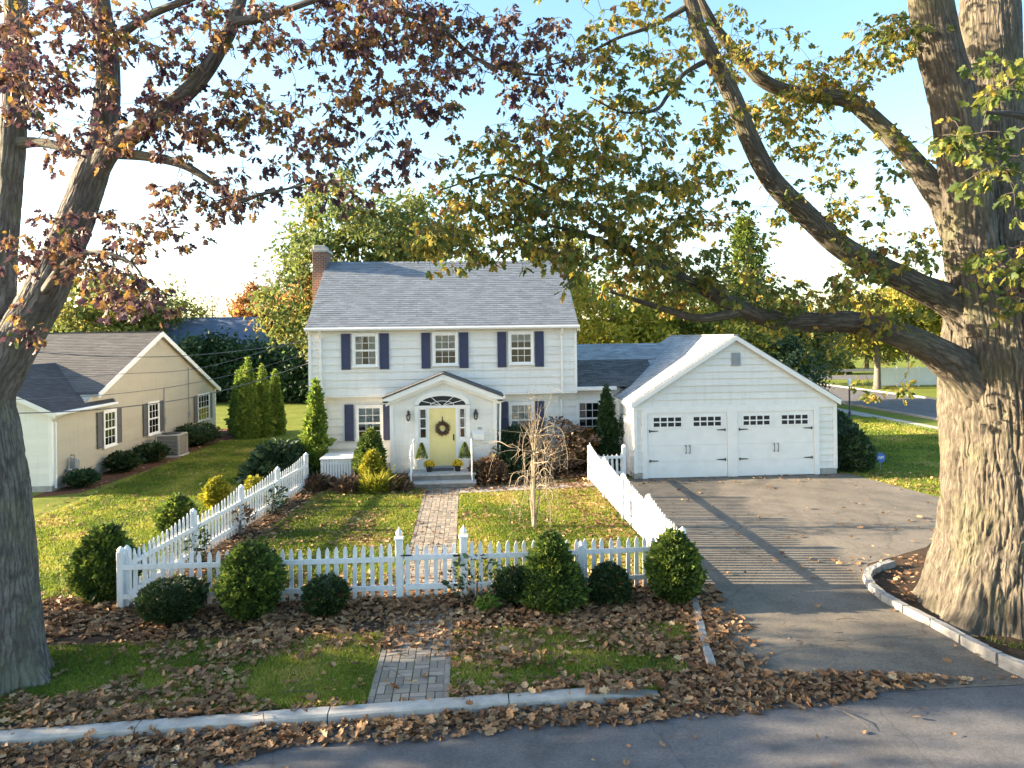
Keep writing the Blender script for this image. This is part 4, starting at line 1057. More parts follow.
# ================================================================== PLANTS
def shrub(name, label, cat, base, h, r, prof, n, size, mat, group=None, lump=.12, seed=0, up=.5, stem=True, squash=1.0, tmpl=DIAMOND, core=.72, wid=1.0, flop=0.0):
    """prof(t): relative radius at relative height t"""
    g = np.random.default_rng(seed + 100); root = thing(name, label, cat, base, group); b = np.array(base, float)
    nz = Noise2(seed + 9)
    lump = lump * 1.5
    def rr(t, th): return r * prof(t) * (1 + lump * 2 * (nz.fbm(t * h * 3.2 + 4 + 0 * th, np.cos(th) * 1.8 + 8, 3) + nz.fbm(t * h * 3.2 + 40 + 0 * th, np.sin(th) * 1.8 + 8, 3) - 1.0))
    t = g.random(n * 3); pv = np.array([prof(x) for x in np.linspace(0, 1, 60)]); w = np.interp(t, np.linspace(0, 1, 60), pv) / pv.max()
    t = t[g.random(len(t)) < w + .05][:n]; th = g.random(len(t)) * 2 * np.pi
    P1 = np.vectorize(prof)(t)
    R = r * P1 * (1 + lump * 2 * (nz.fbm(t * h * 3.2 + 4, np.cos(th) * 1.8 + 8, 3) + nz.fbm(t * h * 3.2 + 40, np.sin(th) * 1.8 + 8, 3) - 1.0))
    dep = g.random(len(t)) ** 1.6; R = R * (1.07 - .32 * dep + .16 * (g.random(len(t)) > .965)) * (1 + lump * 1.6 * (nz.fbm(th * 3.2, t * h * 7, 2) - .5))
    P = np.stack([b[0] + R * np.cos(th), b[1] + R * np.sin(th) * squash, b[2] + .03 + t * h], 1)
    ax = np.stack([np.cos(th), np.sin(th), np.full(len(t), up)], 1) + g.normal(size=(len(t), 3)) * .55
    ax[:, 2] -= flop
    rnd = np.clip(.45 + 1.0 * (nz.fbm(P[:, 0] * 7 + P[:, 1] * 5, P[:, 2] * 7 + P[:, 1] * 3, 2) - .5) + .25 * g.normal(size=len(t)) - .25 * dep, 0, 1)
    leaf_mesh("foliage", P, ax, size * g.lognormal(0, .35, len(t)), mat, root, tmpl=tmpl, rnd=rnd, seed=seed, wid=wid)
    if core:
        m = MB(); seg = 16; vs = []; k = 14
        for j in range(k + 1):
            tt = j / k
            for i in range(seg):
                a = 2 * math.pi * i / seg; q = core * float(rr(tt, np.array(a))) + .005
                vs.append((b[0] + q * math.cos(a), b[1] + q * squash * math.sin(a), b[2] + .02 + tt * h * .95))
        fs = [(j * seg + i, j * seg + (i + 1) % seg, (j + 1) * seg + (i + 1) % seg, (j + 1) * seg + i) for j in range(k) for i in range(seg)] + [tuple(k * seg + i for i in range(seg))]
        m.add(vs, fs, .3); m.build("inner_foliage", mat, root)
    if stem:
        m = MB(); m.tube([(b[0], b[1], b[2] - .05), (b[0] + .02, b[1], b[2] + h * .5)], [.05, .02], 7); m.build("stem", MT['bark_far'], root)
    return root
egg = lambda t: max(.02, (math.sin(min(1, t * 1.15 + .18) * math.pi * .5) * (1 - t) ** .62 * 1.25))
cone = lambda t: max(.02, min(1, .62 + t * 2.2) * (1 - t) ** .72 * 1.12)
ball = lambda t: max(.03, math.sqrt(max(0, 1 - (2 * t - 1) ** 2 * .98)) * (1.0 if t > .5 else .86 + .28 * t))
dome = lambda t: max(.03, math.sqrt(max(0, 1 - t ** 2.2)))
column = lambda t: max(.02, min(1, .7 + 1.5 * t) * (1 - t ** 3.2) ** .8)
spire = lambda t: max(.02, min(1, .8 + t * 1.2) * (1 - t ** 1.25) ** .85)
flame = lambda t: max(.02, (min(1, .72 + t * 1.4)) * (1 - t ** 1.7) ** .95)
FG = "green shrubs along the street side of the picket fence"
sp = MT['leaf_spruce']; bx = MT['leaf_boxwood']
shrub("conical_shrub", "broad dark conical shrub at the far left end of the fence", "shrub", (-7.05, 14.1, 0), 1.42, .66, egg, 9000, .075, sp, FG, .14, 1)
shrub("conical_shrub", "conical dwarf shrub left of the gate standing against the pickets", "shrub", (-3.98, 13.0, 0), 1.30, .66, egg, 9000, .07, sp, FG, .13, 2)
shrub("conical_shrub", "conical sunlit shrub right of the gate, tallest along the fence", "shrub", (1.52, 12.95, 0), 1.34, .62, cone, 9000, .07, sp, FG, .13, 3)
shrub("conical_shrub", "sunlit conical shrub at the driveway corner of the fence", "shrub", (3.85, 12.95, 0), 1.28, .58, egg, 9000, .07, sp, FG, .12, 4)
shrub("round_shrub", "dark clipped ball shrub between the two conical shrubs left of the gate", "shrub", (-5.3, 12.85, 0), .72, .50, ball, 6000, .055, bx, FG, .07, 5)
shrub("round_shrub", "smallest round dark shrub, close to the left gate post", "shrub", (-2.6, 12.85, 0), .66, .37, ball, 5000, .055, bx, FG, .08, 6)
shrub("round_shrub", "dark little shrub with reddish tips tucked beside the tall sunlit cone shrub", "shrub", (.86, 13.05, 0), .66, .34, ball, 4500, .055, bx, FG, .10, 7)
shrub("round_shrub", "squarish dark green shrub between the two sunlit cone shrubs", "shrub", (2.62, 12.98, 0), .72, .36, column, 5500, .055, bx, FG, .06, 8)
LG = "low plants at the left fence"
shrub("conical_shrub", "dark cone shrub on the neighbour's side of the left fence", "shrub", (-7.5, 18.6, 0), 1.0, .55, egg, 6000, .07, sp, LG, .12, 9)
shrub("golden_shrub", "lime-gold cone shrub behind the left fence beside the lawn", "shrub", (-7.45, 21.3, 0), .92, .42, egg, 5000, .075, MT['leaf_gold'], LG, .12, 10)
shrub("golden_shrub", "tiny gold shrub showing over the left fence's scalloped top", "shrub", (-6.55, 22.0, 0), .8, .24, ball, 1800, .07, MT['leaf_gold'], LG, .12, 11)
# beside the house
shrub("climbing_evergreen", "tall narrow evergreen climbing the house's left corner", "evergreen", (-5.5, 25.95, 0), 3.5, .40, flame, 6000, .12, MT['leaf_arb'], None, .34, 12, core=.72)
shrub("rhododendron", "spreading glossy dark green bush left of the house corner", "bush", (-6.75, 25.6, 0), 1.35, 1.0, dome, 5000, .16, MT['leaf_rhodo'], None, .2, 13, up=.1, tmpl=PLAIN, wid=.8)
shrub("conical_shrub", "dark green pointed shrub at the entry's left side", "shrub", (-3.35, 24.45, 0), 1.85, .60, egg, 8000, .08, sp, None, .12, 14)
shrub("golden_shrub", "lime-gold cone shrub in front of the dark pointed shrub by the entry", "shrub", (-3.2, 23.75, 0), 1.25, .42, egg, 5000, .08, MT['leaf_gold'], None, .1, 15)
shrub("grass_tuft", "arching yellow grass-like tuft beside the front steps", "ornamental grass", (-2.95, 23.2, 0), .42, .42, dome, 1900, .26, MT['leaf_gold'], None, .1, 16, up=1.2, core=.5, wid=.12, stem=False)
shrub("dark_bush", "dark green broadleaf bush right of the entry under the window", "bush", (1.75, 25.6, 0), 1.65, .85, dome, 5000, .12, MT['leaf_rhodo'], None, .22, 17, tmpl=PLAIN, wid=.7)
shrub("dry_hydrangea", "small brown dried shrub at the right of the front steps", "bush", (.75, 24.3, 0), .8, .5, dome, 1500, .11, MT['leaf_brown'], "brown autumn plants in the house bed", .3, 18, tmpl=PLAIN, core=.6)
shrub("dry_hydrangea", "tall brown hydrangea with faded flower heads under the right-hand windows", "bush", (3.05, 25.4, 0), 2.0, 1.1, ball, 1500, .12, MT['leaf_brown'], "brown autumn plants in the house bed", .35, 19, tmpl=PLAIN, core=0)
shrub("orange_bush", "rounded orange-brown bush by the narrow evergreen at the garage", "bush", (4.35, 25.9, 0), 1.5, .55, ball, 2500, .1, MT['leaf_orange'], None, .2, 20, tmpl=PLAIN)
shrub("narrow_evergreen", "slender dark evergreen in the corner between house and garage", "evergreen", (5.15, 25.7, 0), 3.15, .42, flame, 9000, .09, MT['leaf_evergreen'], None, .16, 21)
for i, (x, y, h, r, lb) in enumerate(((-5.0, 23.8, .38, .4, "low brown perennial beside the white lattice screen"), (-1.9 - .45, 23.2, .42, .38, "brown dried perennial beside the left end of the front steps"), (-3.9, 23.3, .4, .42, "yellow-brown perennial between lattice screen and gold shrub"))):
    shrub("dry_perennial", lb, "perennial", (x, y, 0), h, r, dome, 900, .13, MT['leaf_brown'], "low dried perennials in the house bed", .3, 22 + i, up=.9, core=.4, tmpl=PLAIN, wid=.5, stem=False)
for i, (x, y, h, r, mt, lb) in enumerate(((-6.2, 16.2, .5, .3, 'leaf_rhodo', "small green rose bush at the left fence's near end"), (-5.65, 20.6, .5, .3, 'leaf_rhodo', "small leafy climber on the left fence nearer the house"), (-5.9, 18.5, .45, .28, 'leaf_brown', "half-bare rose bush midway along the left fence"))):
    shrub("rose_bush", lb, "rose bush", (x, y, 0), h + .3, r, ball, 320, .075, MT[mt], "rose bushes along the inside of the left fence", .3, 30 + i, core=0, tmpl=PLAIN)
shrub("rose_bush", "straggly rose bush with few leaves at the right gate post", "rose bush", (.12, 13.15, 0), .85, .42, ball, 260, .075, MT['leaf_rhodo'], None, .3, 35, core=0, tmpl=PLAIN)
shrub("low_plant", "little bright green plant in the leaves right of the gate", "plant", (.32, 12.85, 0), .2, .16, dome, 200, .08, MT['leaf_arb'], None, .2, 36, core=0, tmpl=PLAIN, stem=False)
NG = "foundation shrubs along the neighbour's wall"
for i, (x, y, h, r, mt, lb) in enumerate(((-13.35, 25.2, .55, .42, 'leaf_rhodo', "loose dark foundation shrub near the gas meter"), (-13.3, 28.0, .72, .55, 'leaf_boxwood', "foundation shrub under the neighbour's first shuttered window"), (-13.15, 30.1, .72, .58, 'leaf_boxwood', "foundation shrub just left of the air conditioner"), (-13.0, 34.6, 1.0, .95, 'leaf_boxwood', "largest round foundation shrub, right of the air conditioner"))):
    shrub("foundation_shrub", lb, "shrub", (x, y, 0), h, r, ball, 3000, .09, MT[mt], NG, .1, 40 + i)
for i, (x, y, h, r, lb) in enumerate(((-12.3, 38.6, 3.4, .46, "leftmost, darker column of the clipped arborvitae clump"), (-11.8, 37.7, 3.6, .48, "arborvitae just left of the tallest one in the clump"), (-11.2, 36.7, 4.1, .60, "tallest arborvitae at the front of the clump"), (-10.62, 37.2, 3.75, .50, "arborvitae just right of the tallest one in the clump"), (-10.15, 37.9, 3.45, .46, "rightmost arborvitae of the clump on the neighbour's lawn"))):
    shrub("arborvitae", lb, "arborvitae", (x, y, 0), h, r, spire, 6000, .11, MT['leaf_arb'], "clump of arborvitae on the lawn", .08, 50 + i)
shrub("hedge_bush", "dark clipped bush against the garage's right side", "bush", (13.95, 24.75, 0), 1.55, .72, column, 6000, .10, MT['leaf_rhodo'], "bushes beside the garage's right wall", .1, 60)
shrub("hedge_bush", "taller bush behind the clipped one beside the garage", "bush", (14.35, 26.6, 0), 2.0, .85, column, 6000, .10, MT['leaf_rhodo'], "bushes beside the garage's right wall", .1, 61)

# bare weeping ornamental tree in the front yard
wt = thing("weeping_tree", "bare pale weeping little tree on the front lawn", "tree", (1.72, 18.3, 0))
g = np.random.default_rng(4); paths = []
limb("trunk", [(1.72, 18.3, -.05), (1.70, 18.3, .8), (1.76, 18.32, 1.6), (1.72, 18.3, 2.3)], [.06, .045, .04, .03], MT['twig_pale'], wt, seg=10, step=.08, depth=.04, lump=.05)
for i in range(26):
    a = g.random() * 6.28; z0 = g.uniform(.9, 2.45); R = g.uniform(.35, 1.2); kind = g.random()
    dr = np.array([math.cos(a), math.sin(a), 0]); sd = np.array([-math.sin(a), math.cos(a), 0]) * g.normal() * .25; p0 = np.array([1.73, 18.3, z0])
    if kind < .4: p = [p0, p0 + dr * R * .4 + sd + [0, 0, .15], p0 + dr * R * .8 + [0, 0, .22], p0 + dr * R * 1.15 - sd + [0, 0, g.uniform(-.1, .4)]]
    else:
        low = g.uniform(.3, 1.2); p = [p0, p0 + dr * R * .35 + [0, 0, g.uniform(.15, .5)], p0 + dr * R * .7 + sd + [0, 0, .2], p0 + dr * R * .85 + [0, 0, -low * .5], p0 + dr * R * g.uniform(.7, 1.1) + [0, 0, -low]]
    q, r = smooth_path(p, np.linspace(.015, .003, len(p)), .10); q = q + np.cumsum(g.normal(size=q.shape) * .012, 0); q[:, 2] = np.maximum(q[:, 2], .05); paths.append((q, r))
    for k in range(6):
        j = g.integers(len(q) // 4, len(q)); e = q[j] + g.normal(size=3) * [.22, .22, .2] - [0, 0, .12]; paths.append((np.array([q[j], (q[j] + e) / 2 + g.normal(size=3) * .03, e]), np.array([.006, .004, .0025])))
for i in range(9):
    a = g.random() * 6.28; w = g.uniform(.03, .16); z1 = g.uniform(1.2, 2.2)
    paths.append((np.array([[1.72 + .03 * math.cos(a), 18.3 + .03 * math.sin(a), 0], [1.73 + w * math.cos(a), 18.3 + w * math.sin(a), z1 * .5], [1.73 + w * .5 * math.cos(a), 18.3 + w * math.sin(a), z1]]), np.array([.02, .016, .012])))
for i in range(12):
    a = g.random() * 6.28; w = g.uniform(.1, .7); p = [np.array([1.73, 18.3, 2.0]), np.array([1.75 + w * .4 * math.cos(a), 18.3 + w * .4 * math.sin(a), 2.6]), np.array([1.78 + w * math.cos(a), 18.3 + w * math.sin(a), g.uniform(2.8, 3.7)])]
    q, r = smooth_path(p, [.014, .009, .003], .1); q = q + np.cumsum(g.normal(size=q.shape) * .012, 0); paths.append((q, r))
    for k in range(4):
        j = g.integers(2, len(q)); e = q[j] + g.normal(size=3) * [.16, .16, .16]; paths.append((np.array([q[j], (q[j] + e) / 2, e]), np.array([.005, .004, .002])))
tubes_mesh("branches", paths, MT['twig_pale'], wt, 5)
ends = np.array([p[0][-1] for p in paths if len(p[0]) > 3]); ends = np.repeat(ends, 3, 0) + g.normal(size=(len(ends) * 3, 3)) * .1
ends = ends[ends[:, 2] > .05]
leaf_mesh("leaves", ends, g.normal(size=ends.shape) + [0, 0, -.8], g.uniform(.03, .06, len(ends)), MT['leaf_brown'], wt, tmpl=PLAIN)
# bare stems of the hydrangea
hyd = [o for o in bpy.data.objects if o.get("label", "").startswith("tall brown hydrangea")][0]
paths = []
for i in range(40):
    a = g.random() * 6.28; R = g.uniform(.3, 1.05); z = g.uniform(1.2, 2.0)
    paths.append((np.array([[3.05 + .1 * math.cos(a), 25.4 + .1 * math.sin(a), 0], [3.05 + R * .6 * math.cos(a), 25.4 + R * .6 * math.sin(a), z * .6], [3.05 + R * math.cos(a), 25.4 + R * math.sin(a), z]]), np.array([.012, .008, .004])))
tubes_mesh("stems", paths, MT['twig_pale'], hyd, 5)

# ================================================================== ENTRY FURNISHINGS
st = thing("front_steps", "two grey stone front steps with white iron handrails below the yellow door", "steps", (-.87, 24.2, 0))
m = MB(); m.bbox(-1.98, .24, 23.86, 25.18, .0, .345, .01); m.build("riser", MT['rock'], st)
m = MB(); m.bbox(-2.02, .28, 23.80, 25.18, .346, .405, .012); m.build("tread", MT['concrete'], st)
m = MB(); m.bbox(-1.98, .24, 23.42, 23.855, .0, .15, .01); m.build("riser", MT['rock'], st)
m = MB(); m.bbox(-2.02, .28, 23.36, 23.795, .151, .205, .012); m.build("tread", MT['concrete'], st)
for x in (-1.9, .14):
    m = MB(); m.tube([(x, 23.55, .2), (x, 23.55, 1.18)], .022, 8); m.tube([(x, 24.95, .4), (x, 24.95, 1.40)], .022, 8)
    m.tube([(x, 23.42, 1.10), (x, 23.55, 1.2), (x, 24.0, 1.36), (x, 25.15, 1.42)], .026, 8); m.tube([(x, 23.55, .42), (x, 24.0, .55), (x, 24.95, .6)], .016, 6)
    for k in range(6): y = 23.75 + k * .2; m.tube([(x, y, .5 if y > 24 else .45), (x, y, 1.3)], .009, 5)
    m.build("handrail", MT['white'], st)
m = MB(); m.bbox(-1.28, -.5, 24.35, 24.85, .406, .425, .006); tag(m.build("door_mat", MT['mat']), "dark rectangular mat in front of the yellow door", "doormat")
def planter(x, y, lb, seed):
    t = thing("topiary_planter", lb, "planter", (x, y, .406), "potted conical shrubs either side of the door")
    m = MB(); s = .16
    m.add([(x - s * .8, y - s * .8, .406), (x + s * .8, y - s * .8, .406), (x + s * .8, y + s * .8, .406), (x - s * .8, y + s * .8, .406), (x - s, y - s, .70), (x + s, y - s, .70), (x + s, y + s, .70), (x - s, y + s, .70)], [(0, 3, 2, 1), (0, 1, 5, 4), (1, 2, 6, 5), (2, 3, 7, 6), (3, 0, 4, 7), (4, 5, 6, 7)])
    m.bbox(x - s - .02, x + s + .02, y - s - .02, y + s + .02, .701, .745, .008); m.build("pot", MT['terracotta'], t)
    g = np.random.default_rng(seed); n = 1800; tt = g.random(n); th = g.random(n) * 6.28; R = .2 * (1 - tt) ** .75 * g.uniform(.75, 1.05, n)
    leaf_mesh("topiary", np.stack([x + R * np.cos(th), y + R * np.sin(th), .75 + tt * .55], 1), np.stack([np.cos(th), np.sin(th), .6 + 0 * th], 1) + g.normal(size=(n, 3)) * .4, .05, MT['leaf_spruce'], t, tmpl=DIAMOND, seed=seed)
planter(-1.62, 24.85, "white pot with cone topiary standing left of the yellow door", 1)
planter(-.1, 24.85, "white pot with cone topiary standing right of the yellow door", 2)
def mum(x, y, lb, seed):
    t = thing("potted_mum", lb, "flower pot", (x, y, .406), "pots of yellow chrysanthemums on the top step")
    m = MB(); m.lathe((x, y, .406), [(.085, 0), (.11, .16), (.12, .17), (.12, .19), (.10, .19)], 14); m.build("pot", MT['black'], t)
    g = np.random.default_rng(seed); n = 700; v = g.normal(size=(n, 3)); v[:, 2] = np.abs(v[:, 2]); v /= np.linalg.norm(v, axis=1, keepdims=True)
    leaf_mesh("leaves", np.array([x, y, .60]) + v * .14, v + g.normal(size=(n, 3)) * .4, .05, MT['leaf_rhodo'], t, tmpl=PLAIN, seed=seed)
    k = 420; leaf_mesh("flowers", np.array([x, y, .61]) + v[:k] * .18, g.normal(size=(k, 3)), .04, MT['mum'], t, normal=v[:k], tmpl=PLAIN, seed=seed, wid=1.6)
mum(-1.33, 24.3, "black pot of yellow mums in front of the topiary left of the door", 3)
mum(-.35, 24.3, "black pot of yellow mums in front of the topiary right of the door", 4)
wr = thing("door_wreath", "round brown twig wreath hanging on the yellow front door", "wreath", (-.885, VY - .1, 1.79))
m = MB()
g = np.random.default_rng(9); paths = []
for k in range(26):
    r0 = .17 + g.normal() * .02; ph = g.random() * 6.28
    paths.append((np.array([(-.885 + (r0 + .02 * math.sin(3 * t + ph)) * math.cos(t), VY - .085 + .018 * math.cos(2 * t + ph), 1.79 + (r0 + .02 * math.sin(3 * t + ph)) * math.sin(t)) for t in np.linspace(ph, ph + 6.1, 30)]), np.full(30, .010)))
tubes_mesh("twig_ring", paths, MT['twig'], wr, 5)
th = g.random(420) * 6.28; rr_ = .18 + g.normal(size=420) * .035
leaf_mesh("leaves", np.stack([-.885 + rr_ * np.cos(th), VY - .1 + g.normal(size=420) * .015, 1.79 + rr_ * np.sin(th)], 1), np.stack([np.cos(th), -.4 + 0 * th, np.sin(th)], 1) + g.normal(size=(420, 3)) * .5, .06, MT['leaf_brown'], wr, tmpl=PLAIN)
m = MB(); m.box(-.90, -.87, VY - .05, VY - .04, 1.98, 2.2); m.build("hanger", MT['brass'], wr)
m = MB(); m.bbox(.18, .60, VY - .15, VY - .03, 1.36, 1.58, .012); m.prism([(.165, VY - .165, 1.58), (.165, VY - .03, 1.64), (.165, VY - .03, 1.58)], (.45, 0, 0)); m.box(.36, .42, VY - .157, VY - .15, 1.44, 1.48)
tag(m.build("mailbox", MT['white']), "white wall mailbox right of the yellow door", "mailbox")
# lattice utility screen left of the entry
ls = thing("lattice_screen", "small white slatted screen box against the house left of the entry", "utility screen", (-4.55, 24.8, 0))
m = MB()
for i in range(11): x = -5.05 + i * .0945; m.box(x, x + .075, 24.55, 24.57, .03, .86)
for y in (24.6, 25.0, 25.4):
    for xx in (-5.07, -4.02): m.box(xx - .01, xx + .01, y, y + .36, .03, .86)
m.build("slats", MT['fence'], ls)
m = MB(); m.box(-5.08, -4.0, 24.571, 24.60, .12, .2); m.box(-5.08, -4.0, 24.571, 24.60, .68, .76); m.bbox(-5.1, -3.98, 24.52, 25.8, .861, .90, .006); m.build("frame", MT['fence'], ls)
# hanging planter on the garage's side wall
hp = thing("wall_planter", "leafy wire wall planter on the garage's left side wall", "planter", (5.72, 25.6, 1.3))
m = MB()
for k in range(9):
    a = math.pi * k / 8; m.tube([(5.78, 25.6 + .25 * math.cos(a), 1.5), (5.78 - .2 * math.sin(a), 25.6 + .25 * math.cos(a), 1.5), (5.74, 25.6 + .08 * math.cos(a), 1.25)], .012, 5)
m.build("basket", MT['twig'], hp)
g = np.random.default_rng(3); P = np.array([5.66, 25.6, 1.6]) + g.normal(size=(260, 3)) * [.1, .2, .16]; P[:, 0] = np.minimum(P[:, 0], 5.75)
leaf_mesh("foliage", P, g.normal(size=P.shape) + [0, 0, .3], .1, MT['leaf_rhodo'], hp, tmpl=PLAIN)

# ================================================================== YARD EQUIPMENT
ac = thing("air_conditioner", "grey outdoor air-conditioning unit against the neighbour's wall", "air conditioner", (-12.95, 31.6, 0))
m = MB(); m.bbox(-13.5, -12.4, 31.05, 32.15, 0, .08, .01); m.build("pad", MT['concrete'], ac)
m = MB(); m.bbox(-13.4, -12.5, 31.15, 32.05, .081, .92, .04); m.build("coil", MT['charcoal'], ac)
m = MB()
for i in range(13):
    z = .14 + i * .059; m.box(-13.43, -12.47, 31.12, 31.14, z, z + .02); m.box(-12.49, -12.47, 31.14, 32.08, z, z + .02)
for x in (-13.43, -12.47):
    for y in (31.12, 32.06): m.box(x - .03, x + .03, y - .02, y + .03, .081, .92)
m.bbox(-13.46, -12.44, 31.09, 32.1, .921, .98, .03); m.build("casing", MT['acmetal'], ac)
m = MB(); m.lathe((-12.95, 31.6, .981), [(.40, 0), (.40, .02), (.36, .03), (.05, .03), (.0, .03)], 20); m.build("fan_grille", MT['black'], ac)
gm = thing("gas_meter", "grey gas meter with pipes on the neighbour's wall near the corner", "gas meter", (-13.85, 25.5, 0))
m = MB(); m.bbox(-13.92, -13.68, 25.45, 25.72, .55, .9, .04); m.lathe((-13.80, 25.58, .9), [(.07, 0), (.07, .04), (.03, .08)], 10); m.build("meter_body", MT['metal'], gm)
m = MB(); m.tube([(-13.85, 25.3, 0), (-13.85, 25.3, 1.0), (-13.85, 25.5, 1.0), (-13.85, 25.5, .88)], .025, 8); m.tube([(-13.85, 25.66, .88), (-13.85, 25.66, 1.05), (-13.97, 25.66, 1.05)], .025, 8); m.lathe((-13.85, 25.3, .6), [(.09, -.03), (.1, 0), (.09, .03)], 12); m.build("pipe", MT['metal'], gm)
# overhead wires
ATT = [pt(309, 338, 26.7), pt(308.5, 353, 26.7), pt(308.5, 363, 26.7), pt(309, 341, 26.7)]
def wire(pts, r, lb):
    q, rr = smooth_path(pts, [r] * len(pts), .5); 
    m = MB(); m.tube([tuple(p) for p in q], r, 6); o = m.build("service_wire", MT['wire']); tag(o, lb, "wire", "overhead wires to the house's left corner")
wire([ATT[0], pt(283, 345, 25.5), pt(208, 354, 22.5), pt(133, 357, 20), pt(35, 352, 17.5), pt(-80, 338, 15)], .011, "uppermost wire, sagging in front of the beige gable")
wire([ATT[1], pt(262, 367, 25.0), pt(213, 379, 23), pt(150, 390, 21), pt(60, 398, 18.5), pt(-80, 400, 15)], .008, "second wire, thin, crossing the dark end of the neighbour's roof")
wire([ATT[2], pt(262, 379, 25.0), pt(213, 393, 23), pt(150, 404, 20.5), pt(60, 412, 18.2), pt(-80, 414, 15)], .013, "lowest and thickest wire, sagging along the neighbour's eave")
wire([pt(283, 346, 25.5), pt(200, 368, 22), pt(120, 374, 19.5), pt(50, 378, 17.5), pt(-80, 372, 15)], .007, "thin wire midway between the uppermost and lowest ones")
# post lamp and sign on the right
lp = thing("post_lamp", "slim black post lamp with white lantern beside the side street", "lamp post", (22.9, 40.6, 0))
m = MB(); m.lathe((22.9, 40.6, 0), [(.09, 0), (.09, .25), (.05, .3), (.045, 1.75), (.07, 1.8)], 10); m.build("post", MT['navy'], lp)
m = MB(); m.lathe((22.9, 40.6, 1.8), [(.09, 0), (.14, .32), (.16, .34), (.05, .46), (.02, .5)], 6); m.build("lantern", MT['white'], lp)
sg = thing("yard_sign", "small blue octagonal security sign with white mark beside the garage bush", "sign", (14.98, 24.55, 0))
m = MB(); m.tube([(14.98, 24.55, 0), (14.98, 24.55, .3)], .012, 6); m.build("stake", MT['metal'], sg)
m = MB(); o8 = [(14.98 + .19 * math.cos(math.pi / 8 + k * math.pi / 4), 24.53, .45 + .19 * math.sin(math.pi / 8 + k * math.pi / 4)) for k in range(8)]; m.prism(o8, (0, .02, 0)); fc = m.build("sign_face", MT['blue_sign'], sg)
m = MB()
for pts in ([(-.115, -.04), (-.075, .06), (-.055, .06), (-.015, -.04), (-.04, -.04), (-.065, .03), (-.09, -.04)], [(-.005, -.04), (-.005, .06), (.03, .06), (.052, .03), (.052, -.01), (.03, -.04)], [(.055, .06), (.125, .06), (.125, .038), (.10, .038), (.10, -.04), (.078, -.04), (.078, .038), (.055, .038)]):
    m.prism([(14.98 + a, 24.525, .45 + b) for a, b in pts], (0, .004, 0))
m.build("lettering", MT['white'], sg)
wf = thing("vinyl_fence", "white solid fence across the side street, far right behind the trees", "fence", (40.5, 62, 0))
m = MB()
for i in range(20): x = 37.6 + i * .30; m.box(x, x + .29, 62, 62.04, .1, 1.75)
m.build("board_panel", MT['fence'], wf)
m = MB()
for i in range(4):
    m.bbox(37.5 + i * 2.0, 37.64 + i * 2.0, 61.93, 62.07, 0, 1.9, .02)
m.build("posts", MT['fence'], wf)
m = MB(); m.beam((30, 82.2, .55), (60, 79, .55), .08, .3)
for i in range(9): x = 31 + i * 3.5; y = 82.1 - (x - 30) * .107; m.box(x - .06, x + .06, y + .06, y + .16, 0, .7)
tag(m.build("guard_rail", MT['acmetal']), "low pale guard rail along the far road", "guard rail")

# ================================================================== BACKGROUND TREES
def bg_tree(name, label, base, h, crown, n, size, mat, group, seed, trunk_r=.22, clumps=70, tmpl=PLAIN, gap=.0, cat="tree", spread=.5, zsq=1.0, bare=False):
    """crown: list of (dx, dy, z, rx, rz)"""
    g = np.random.default_rng(seed + 500); root = thing(name, label, cat, base, group); b = np.array(base, float)
    C = []; tot = sum(c[3] ** 2 * c[4] for c in crown)
    for dx, dy, z, rx, rz in crown:
        k = max(4, int(clumps * rx ** 2 * rz / tot)); v = g.normal(size=(k, 3)); v /= np.linalg.norm(v, axis=1, keepdims=True); rad_ = g.random(k) ** .42
        C.append(b + [dx, dy, z] + v * rad_[:, None] * [rx, rx, rz])
    C = np.concatenate(C); C = C[C[:, 2] > b[2] + .4]
    top = b + [0, 0, h * .62]
    limb("trunk", [b - [0, 0, .1], b + [.05, .0, h * .25], b + [-.05, 0, h * .5], b + [.06, .05, h * .8]], [trunk_r, trunk_r * .8, trunk_r * .55, trunk_r * .15], MT['bark_far'], root, seg=10, step=.3, seed=seed, flare=.5, flare_h=.4)
    zz = np.linspace(.22, .8, 14)[:, None]; nodes = b + zz * [0, 0, h]
    tw = grow_twigs(nodes, np.linspace(trunk_r * .5, trunk_r * .12, 14), C, seed, r0=.012)
    tubes_mesh("limbs", tw, MT['bark_far'], root, 5)
    if n:
        sz = g.uniform(.5, 1.25, len(C)); pick = g.integers(0, len(C), n); tone = g.normal(size=len(C)) * .17
        off = g.normal(size=(n, 3)) * spread * sz[pick][:, None] * [1, 1, .7]
        P = C[pick] + off; ok = P[:, 2] > b[2] + .15; P = P[ok]; pk = pick[ok]
        leaf_mesh("crown", P, g.normal(size=P.shape) + [0, 0, -.4], size * g.uniform(.6, 1.3, len(P)), mat, root, tmpl=tmpl, rnd=.45 + tone[pk] + g.normal(size=len(P)) * .17, seed=seed)
    return root
BG = "autumn trees beyond the houses"
bg_tree("oak_tree", "large olive-gold oak rising behind the house's left end and chimney", (-7.0, 46, 0), 16, [(0, 0, 11, 5.2, 4.8), (-3, 0, 8, 3.2, 3.5), (4, 1, 12.2, 3.5, 3.2), (-3.6, -1, 5.2, 1.8, 2.5)], 15000, .34, MT['leaf_oliveoak'], BG, 1, .4, 150, spread=.62)
bg_tree("maple_tree", "yellow maple directly behind the low connecting roof", (9.5, 45, 0), 10.5, [(0, 0, 6, 3.4, 4.0), (-2, -.5, 4, 2.4, 3), (2.5, 0, 4.5, 2.6, 3.2)], 11000, .30, MT['leaf_yellow'], BG, 2, .3, 110, spread=.55)
